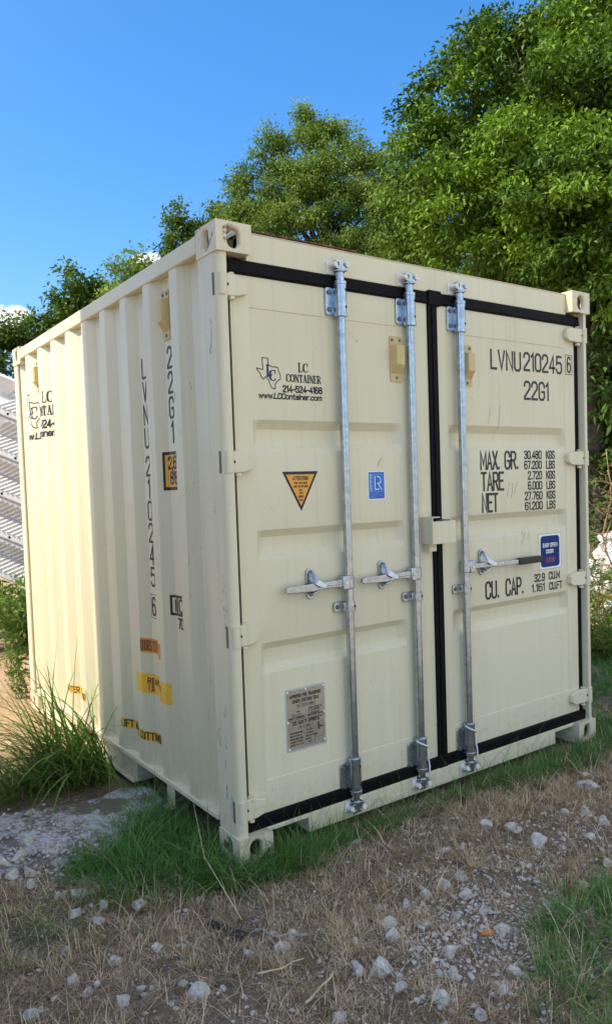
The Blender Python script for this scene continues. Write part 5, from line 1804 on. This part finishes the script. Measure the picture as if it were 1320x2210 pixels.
RK = [  # rock positions and widths baked from image pixels cast onto the ground
    (1.813, -.355, .106, 'biggest pale rock in the dry grass out from the right bottom corner of the container'),
    (1.93, -.262, .062, 'rock tucked against the green grass just behind the biggest pale rock'),
    (1.429, -.495, .056, 'upright pointed whitish rock standing alone in the dry grass at the right'),
    (1.512, -.544, .062, 'flat rock immediately right of the upright pointed rock'),
    (1.497, -.653, .062, 'half sunken rock near the right photo edge, level with the upright pointed rock'),
    (1.322, -.700, .072, 'broad knobbly rock right of the large angular white rock'),
    (1.170, -.877, .056, 'low rock at the right photo edge above the green grass patch'),
    (1.113, -.588, .080, 'large angular white rock alone right of the centre foreground'),
    (1.112, -.455, .074, 'bright white rock with a peaked top, between two others below the right lock rod'),
    (1.053, -.360, .066, 'whitish rock on the dry grass nearest the sill below the right lock rod'),
    (.964, -.907, .048, 'small rock just above the right foreground grass patch'),
    (.773, -.892, .044, 'small dull rock left of the right foreground grass patch'),
    (.753, -.401, .040, 'small rock alone in the dry grass below the middle lock rod'),
    (.552, -.592, .068, 'brownish rock, left one of the pair at the top of the gravel patch'),
    (.640, -.588, .064, 'slanted white rock, right one of the pair at the top of the gravel patch'),
    (.562, -.699, .056, 'white rock just below the pair at the top of the gravel patch'),
    (.449, -.593, .052, 'rock left of the brownish rock at the top of the gravel patch'),
    (.368, -.577, .050, 'leftmost small rock along the top of the gravel patch'),
    (.390, -.640, .050, 'brown dusty rock under the leftmost ones along the gravel patch'),
    (.545, -.793, .050, 'upright rock in the middle of the gravel patch'),
    (.443, -.752, .047, 'greenish white rock in the gravel, left of the upright one'),
    (.306, -.731, .050, 'pale rock at the left rim of the gravel, above two rounded ones'),
    (.213, -.643, .064, 'big dusty rock half covered by straw left of the gravel patch'),
    (.165, -.713, .068, 'rounded speckled grey rock left of the gravel patch'),
    (.514, -.909, .070, 'wide flat whitish rock in the densest gravel'),
    (.268, -.884, .058, 'squarish light rock below the gravel patch'),
    (-.025, -.761, .050, 'grey upright rock left of the largest foreground rock'),
    (.027, -.817, .086, 'largest foreground rock, blocky and pale, in the lower middle of the photo'),
    (.056, -.874, .046, 'small rock touching the right side of the largest foreground rock'),
    (.026, -.916, .046, 'small pale rock just below the largest foreground rock'),
    (.080, -1.033, .064, 'smooth grey white rock near the bottom edge right of centre'),
    (.120, -1.145, .054, 'rock cut by the bottom edge of the photo right of centre'),
    (.247, -1.119, .050, 'dusty rock near the bottom edge beside the right grass patch'),
    (.189, -.973, .062, 'crumbly grey rock between the squarish one and the smooth one'),
    (.344, -1.084, .054, 'rock at the left rim of the right foreground grass patch'),
    (-.201, -.895, .040, 'small rock on the bottom edge left of centre, by the pale stick'),
    (-.554, 1.022, .052, 'rounded pale rock on the concrete under the tall grass clump'),
    (-.296, .850, .046, 'small rock on the concrete close to the container wall'),
    (-.565, .650, .058, 'dark grey rock in the middle of the concrete'),
    (-.638, .736, .056, 'pale flat rock on the concrete behind the cluster at the left edge'),
    (-.773, .600, .068, 'big white rock at the left photo edge on the concrete'),
    (-.710, .611, .058, 'dark tilted rock standing in the cluster at the left edge'),
    (-.760, .543, .066, 'lower left rock of the cluster at the left edge'),
    (-.697, .510, .064, 'right hand rock of the cluster at the left edge'),
    (-.718, .410, .064, 'buff rock where the concrete meets the dry grass at the left'),
    (-.651, .289, .056, 'leftmost rock of the row along the front of the green turf'),
    (-.587, .250, .070, 'largest white rock of the row along the front of the green turf'),
    (-.520, .231, .064, 'rock at the right end of the row under the turf edge'),
    (-.532, .118, .062, 'rough whitish rock below the turf, upper one of two'),
    (-.582, .043, .060, 'rough whitish rock below the turf, lower one of two'),
    (-.430, .024, .066, 'buff round rock right of the two rough ones below the turf'),
    (-.641, .135, .056, 'grey rock beside the small green tuft at the lower left'),
    (-.737, -.060, .050, 'dusty rock among straw at the left, above the lower left grass'),
    (-.618, -.214, .056, 'straw covered rock in the lower left foreground'),
    (-.765, -.236, .066, 'wide buff rock in the lower left foreground'),
    (-.744, -.317, .052, 'whitish rock just below the wide buff rock at lower left'),
    (-.673, -.423, .058, 'bluish speckled rock in the lower left foreground'),
    (-.607, -.410, .036, 'small stone right of the bluish speckled rock'),
    (-.919, -.324, .058, 'dull rock in the bottom left corner of the photo'),
    (-.474, -.238, .042, 'flat white stone left of the grey twig'),
    (-.122, -.418, .044, 'left rock of the three right of the black plastic scrap'),
    (-.077, -.481, .050, 'right rock of the three right of the black plastic scrap'),
    (-.141, -.504, .062, 'lowest and largest rock of the three right of the black plastic scrap'),
    (-.248, -.470, .046, 'dusty rock below the black plastic scrap'),
    (-.497, -.479, .042, 'small pale rock left of the long flat rock at bottom centre'),
    (-.489, -.557, .080, 'long flat buff rock at the bottom left of centre'),
]
for x, y, w, lb in RK:
    rock(x, y, w, lb, squash=.95 if 'pointed' in lb or 'upright' in lb or 'peaked' in lb else .72)


def gravel():
    """loose stones too many to count, one mesh"""
    base = []
    for s_ in range(6):
        me = rock_mesh(1.0, 3.3 + s_ * 7.7, sub=2, squash=.7)
        base.append(([v.co.copy() for v in me.vertices], [tuple(p.vertices) for p in me.polygons]))
        bpy.data.meshes.remove(me)
    mb = MB()
    spots = []
    n = 3000
    x = RNG.normal(.46, .36, n); y = RNG.normal(-.86, .22, n)
    spots += list(zip(x, y, np.clip(RNG.lognormal(-5.35, .5, n), .002, .018)))
    n = 1500
    x, y = sample_poly(FG, n); spots += list(zip(x, y, np.clip(RNG.lognormal(-5.3, .5, n), .002, .016)))
    n = 260
    x = RNG.normal(1.55, .35, n); y = RNG.normal(-.62, .16, n); spots += list(zip(x, y, RNG.uniform(.004, .013, n)))
    n = 900
    x = RNG.normal(-.55, .22, n); y = RNG.normal(.62, .22, n); spots += list(zip(x, y, RNG.uniform(.003, .012, n)))
    n = 260
    x, y = sample_poly(FG, n); spots += list(zip(x, y, RNG.uniform(.010, .017, n)))
    for a, b, r in spots:
        a, b = float(a), float(b)
        if -.03 < a < WD + .03 and b > -.02: continue
        V, F = base[random.randrange(6)]
        t = random.uniform(0, 6.28); c, s_ = math.cos(t), math.sin(t)
        pad = .032 if in_poly(np.array([a]), np.array([b]), PADP)[0] else 0
        z = hgt(a, b) + pad + r * .3
        mb.add([(a + (p.x * c - p.y * s_) * r, b + (p.x * s_ + p.y * c) * r, z + p.z * r) for p in V], F)
    o = mb.build('gravel', M_rock, smooth=False)
    kind(o, 'stuff')


gravel()


# white rubble heap right of the container, seen past its edge
def rubble():
    mb = MB()
    for i in range(150):
        t = random.random(); u = random.random()
        x = 5.9 + t * 2.6; y = 1.6 + t * 1.9 + random.gauss(0, .35)
        h = .95 * (1 - abs(u - .5) * .6)
        r = random.uniform(.07, .2)
        me = rock_mesh(r, random.uniform(1, 90), sub=2, squash=.8)
        z = hgt(min(x, 9), y) + random.random() * h
        mb.add([(v.co.x + x, v.co.y + y, v.co.z + z) for v in me.vertices], [tuple(p.vertices) for p in me.polygons])
        bpy.data.meshes.remove(me)
    o = mb.build('rubble', simple('white_rubble', (.62, .60, .57), .9, var=.35, vscale=9, bump=.8, bscale=12), smooth=False)
    kind(o, 'stuff')


rubble()

# ------------------------------------------------------------------ litter in the foreground
def wavy(a, b, r0, r1, amp, seed, z=.012, n=10):
    a, b = Vector(a), Vector(b); pts = []
    d = (b - a); pr = Vector((-d.y, d.x, 0))
    for i in range(n + 1):
        t = i / n; p = a.lerp(b, t) + pr * amp * mnoise.noise(Vector((seed, t * 3, 0)))
        if len(a) == 3 and z is not None: p.z = hgt(p.x, p.y) + z
        pts.append(p)
    mb = MB(); mb.tube(pts, [r0 + (r1 - r0) * i / n for i in range(n + 1)], 6)
    return mb


# jointed straw stalk leaning out of the turf
mb = MB(); mb.tube([(-.02, .36, .16), (-.07, .22, .11), (-.12, .08, .06), (-.187, -.319, .012)], [.0012, .0017, .002, .002], 6)
for p in ((-.07, .22, .11), (-.12, .08, .06)): mb.cyl(p, (p[0] - .004, p[1] - .012, p[2] - .004), .0032, n=6)
tag(mb.build('straw_stalk', M_straw, smooth=True), 'long jointed straw stalk leaning out of the green turf at the front corner', 'stalk')
tag(wavy((-.393, -.226, 0), (-.369, -.376, 0), .005, .007, .12, 3.0, .010).build('twig', M_twig, smooth=True), 'thick grey broken twig lying left of the black plastic scrap', 'twig')
tag(wavy((-.185, -.373, 0), (-.045, -.52, 0), .003, .005, .2, 6.0, .016).build('twig', M_twig, smooth=True), 'thin whitish twig pointing at the three rocks right of the black scrap', 'twig')
tag(wavy((-.253, -.799, 0), (-.09, -.73, 0), .0045, .003, .1, 9.0, .018).build('stick', M_straw, smooth=True), 'straight pale yellow stick at the bottom edge of the photo', 'stick')
tag(wavy((-.30, -.60, 0), (-.13, -.62, 0), .003, .002, .1, 12.0, .02).build('stick', M_straw, smooth=True), 'thin straw coloured stick above the bottom edge, left of the straight one', 'stick')
bm = bmesh.new()
bmesh.ops.create_grid(bm, x_segments=22, y_segments=7, size=.5)
for v in bm.verts:
    x, y = v.co.x, v.co.y
    p = Vector((x * 6, y * 4, 2))
    v.co = Vector((x * .15, y * .034 * (1 + .4 * mnoise.noise(p)) + .012 * mnoise.noise(Vector((x * 5, 0, 7))), .012 + .012 * mnoise.noise(p * 1.3) + .008 * mnoise.noise(p * 3)))
me = bpy.data.meshes.new('plastic_scrap'); bm.to_mesh(me); bm.free(); me.materials.append(M_plastic)
o = bpy.data.objects.new('plastic_scrap', me); C.objects.link(o)
so = o.modifiers.new('solid', 'SOLIDIFY'); so.thickness = .003
o.location = (-.243, -.309, hgt(-.243, -.309) + .003); o.rotation_euler = (0, .05, math.atan2(-.164, .076))
tag(o, 'crumpled strip of black plastic lying in the dry grass', 'scrap')
bm = bmesh.new()
bmesh.ops.create_grid(bm, x_segments=8, y_segments=4, size=.5)
for v in bm.verts:
    t = v.co.x + .5
    v.co = Vector((v.co.x * .055, v.co.y * .026 * math.sin(PI * min(.98, t + .04)), .006 + .012 * v.co.y ** 2 * 4 * .5 + .006 * t))
me = bpy.data.meshes.new('fallen_leaf'); bm.to_mesh(me); bm.free(); me.materials.append(simple('orange_leaf', (.50, .20, .06), .6, var=.25))
o = bpy.data.objects.new('fallen_leaf', me); C.objects.link(o)
so = o.modifiers.new('solid', 'SOLIDIFY'); so.thickness = .001
o.location = (.414, -.918, hgt(.414, -.918) + .018); o.rotation_euler = (.2, .1, -.3)
tag(o, 'single orange brown dead leaf on the gravel', 'leaf')


# ------------------------------------------------------------------ white ribbed panels behind, at the left
def ribbed_panel(i, label):
    """one long ribbed plastic tier: sloping upper and lower faces meeting at a pleat, flange strip with bolt holes, diagonal ribs"""
    L, Hh, D = 3.9, .40, .25
    t = thing('ribbed_panel', label, 'panel', (0, 0, 0), 'white ribbed panels stacked behind the container')
    mb = MB()
    q = [(0, 0), (-.02, .01), (-.02, .06), (D * .55, Hh * .52), (0, Hh * .95), (.03, Hh), (.05, Hh), (D * .62, Hh * .52), (.03, .06), (.03, 0)]
    mb.prism([(0, b, c) for b, c in q], (L, 0, 0))
    mb.build('body', M_panelw, t, bevel=.006)
    mb = MB()
    n = 66
    for k in range(n):
        x = .05 + k * (L - .15) / n
        if (k // 6) % 4 == 3: continue
        for (b0, c0, b1, c1, sh) in ((-.012, .07, D * .50, Hh * .49, .11), (D * .50, Hh * .55, .01, Hh * .92, .16)):
            w = .020
            a0 = Vector((x, b0, c0)); a1 = Vector((x + sh, b1, c1))
            nrm = Vector((0, -1, .2 if c0 < .2 else -.2)).normalized() * .024
            mb.add([a0, a0 + Vector((w, 0, 0)), a1 + Vector((w, 0, 0)), a1, a0 + nrm, a0 + Vector((w, 0, 0)) + nrm, a1 + Vector((w, 0, 0)) + nrm, a1 + nrm],
                   [(4, 5, 6, 7), (0, 1, 5, 4), (1, 2, 6, 5), (2, 3, 7, 6), (3, 0, 4, 7)])
    mb.build('rib', M_panelw, t)['kind'] = 'stuff'
    for k in range(16):
        x = .12 + k * .24
        mb = MB()
        mb.cyl((x, -.0195, .035), (x, -.0225, .035), .013, n=10)
        mb.build('bolt_hole', M_hole, t)
    return t


TILT = math.radians(24)
YAW = math.radians(-35)
PO = Vector((-1.10, 6.80, 1.55))
for i, lb in enumerate(('lowest white ribbed panel of the leaning stack at the left photo edge', 'white ribbed panel resting directly on the lowest one of the leaning stack',
                        'middle white ribbed panel of the leaning stack of five', 'white ribbed panel directly under the topmost one of the leaning stack',
                        'topmost white ribbed panel of the leaning stack, its sloping top edge against the trees')):
    t = ribbed_panel(i, lb)
    t.location = PO + Vector((math.sin(TILT) * math.cos(YAW), math.sin(TILT) * math.sin(YAW), math.cos(TILT))) * .402 * i
    t.rotation_euler = (0, TILT, YAW)
for k, (x, h) in enumerate(((-.9, 1.40), (.25, .80))):  # props added as supports so the tilted panels do not float
    mb = MB(); mb.box(x - .12, x + .12, 6.72 - .7 * (x + .9), 7.0 - .7 * (x + .9), GZ - .05, h)
    tag(mb.build('timber_prop', simple('old_timber', (.10, .085, .07), .9, var=.4)), ('tall dark timber prop added to hold up the raised left end of the ribbed panels', 'dark timber prop added as support just under the visible part of the ribbed panels')[k], 'timber')


# ------------------------------------------------------------------ metal barn added unseen left of the camera: its corner throws the straight shadow edge on the side wall
def occluder():
    xr, xl = -2.75, -7.2
    ye, ys_ = 1.565 + 2.75 * math.tan(math.radians(12)), -1.05
    eave = 7.6
    t = thing('unseen_occluder', 'unseen tall grey ribbed metal barn left of the camera, shading the front of the container', 'occluder', (-5, .2, GZ))
    inv = Matrix.Translation((5, -.2, -GZ))

    def part(mb, name, m, bev=0):
        o = mb.build(name, m, t, bevel=bev); o.matrix_parent_inverse = inv; return o
    mb = MB()
    V = []; yy = ys_
    row = []
    while yy < ye - .2:
        row += [(yy, 0), (yy + .16, 0), (yy + .18, .03), (yy + .22, .03), (yy + .24, 0)]
        yy += .24
    row.append((ye, 0))
    for y, d in row: V += [(xr + d, y, GZ - .05), (xr + d, y, eave)]
    mb.add(V, [(2 * i, 2 * i + 2, 2 * i + 3, 2 * i + 1) for i in range(len(row) - 1)])
    mb.box(xr - .1, xr - .002, ys_, ye, GZ - .05, eave)
    mb.box(xl, xl + .1, ys_, ye, GZ - .05, eave)
    for y0, y1 in ((ys_, ys_ + .1), (ye - .1, ye)):
        mb.prism([(xl + .1, y0, GZ - .05), (xr - .1, y0, GZ - .05), (xr - .1, y0, eave), ((xl + xr) / 2, y0, eave + 1.5), (xl + .1, y0, eave)], (0, .1, 0))
    part(mb, 'wall', M_occluder)
    mb = MB()
    xm = (xl + xr) / 2
    mb.prism([(xr + .05, ys_ - .1, eave - .02), (xm, ys_ - .1, eave + 1.53), (xl - .05, ys_ - .1, eave - .02), (xl - .05, ys_ - .1, eave + .05), (xm, ys_ - .1, eave + 1.6), (xr + .05, ys_ - .1, eave + .05)], (0, ye - ys_ + .1, 0))
    part(mb, 'roof', M_occluder_roof)
    mb = MB(); mb.box(xr + .032, xr + .08, -.6, 1.0, GZ, 2.6)
    part(mb, 'door', M_occluder, .01)


occluder()
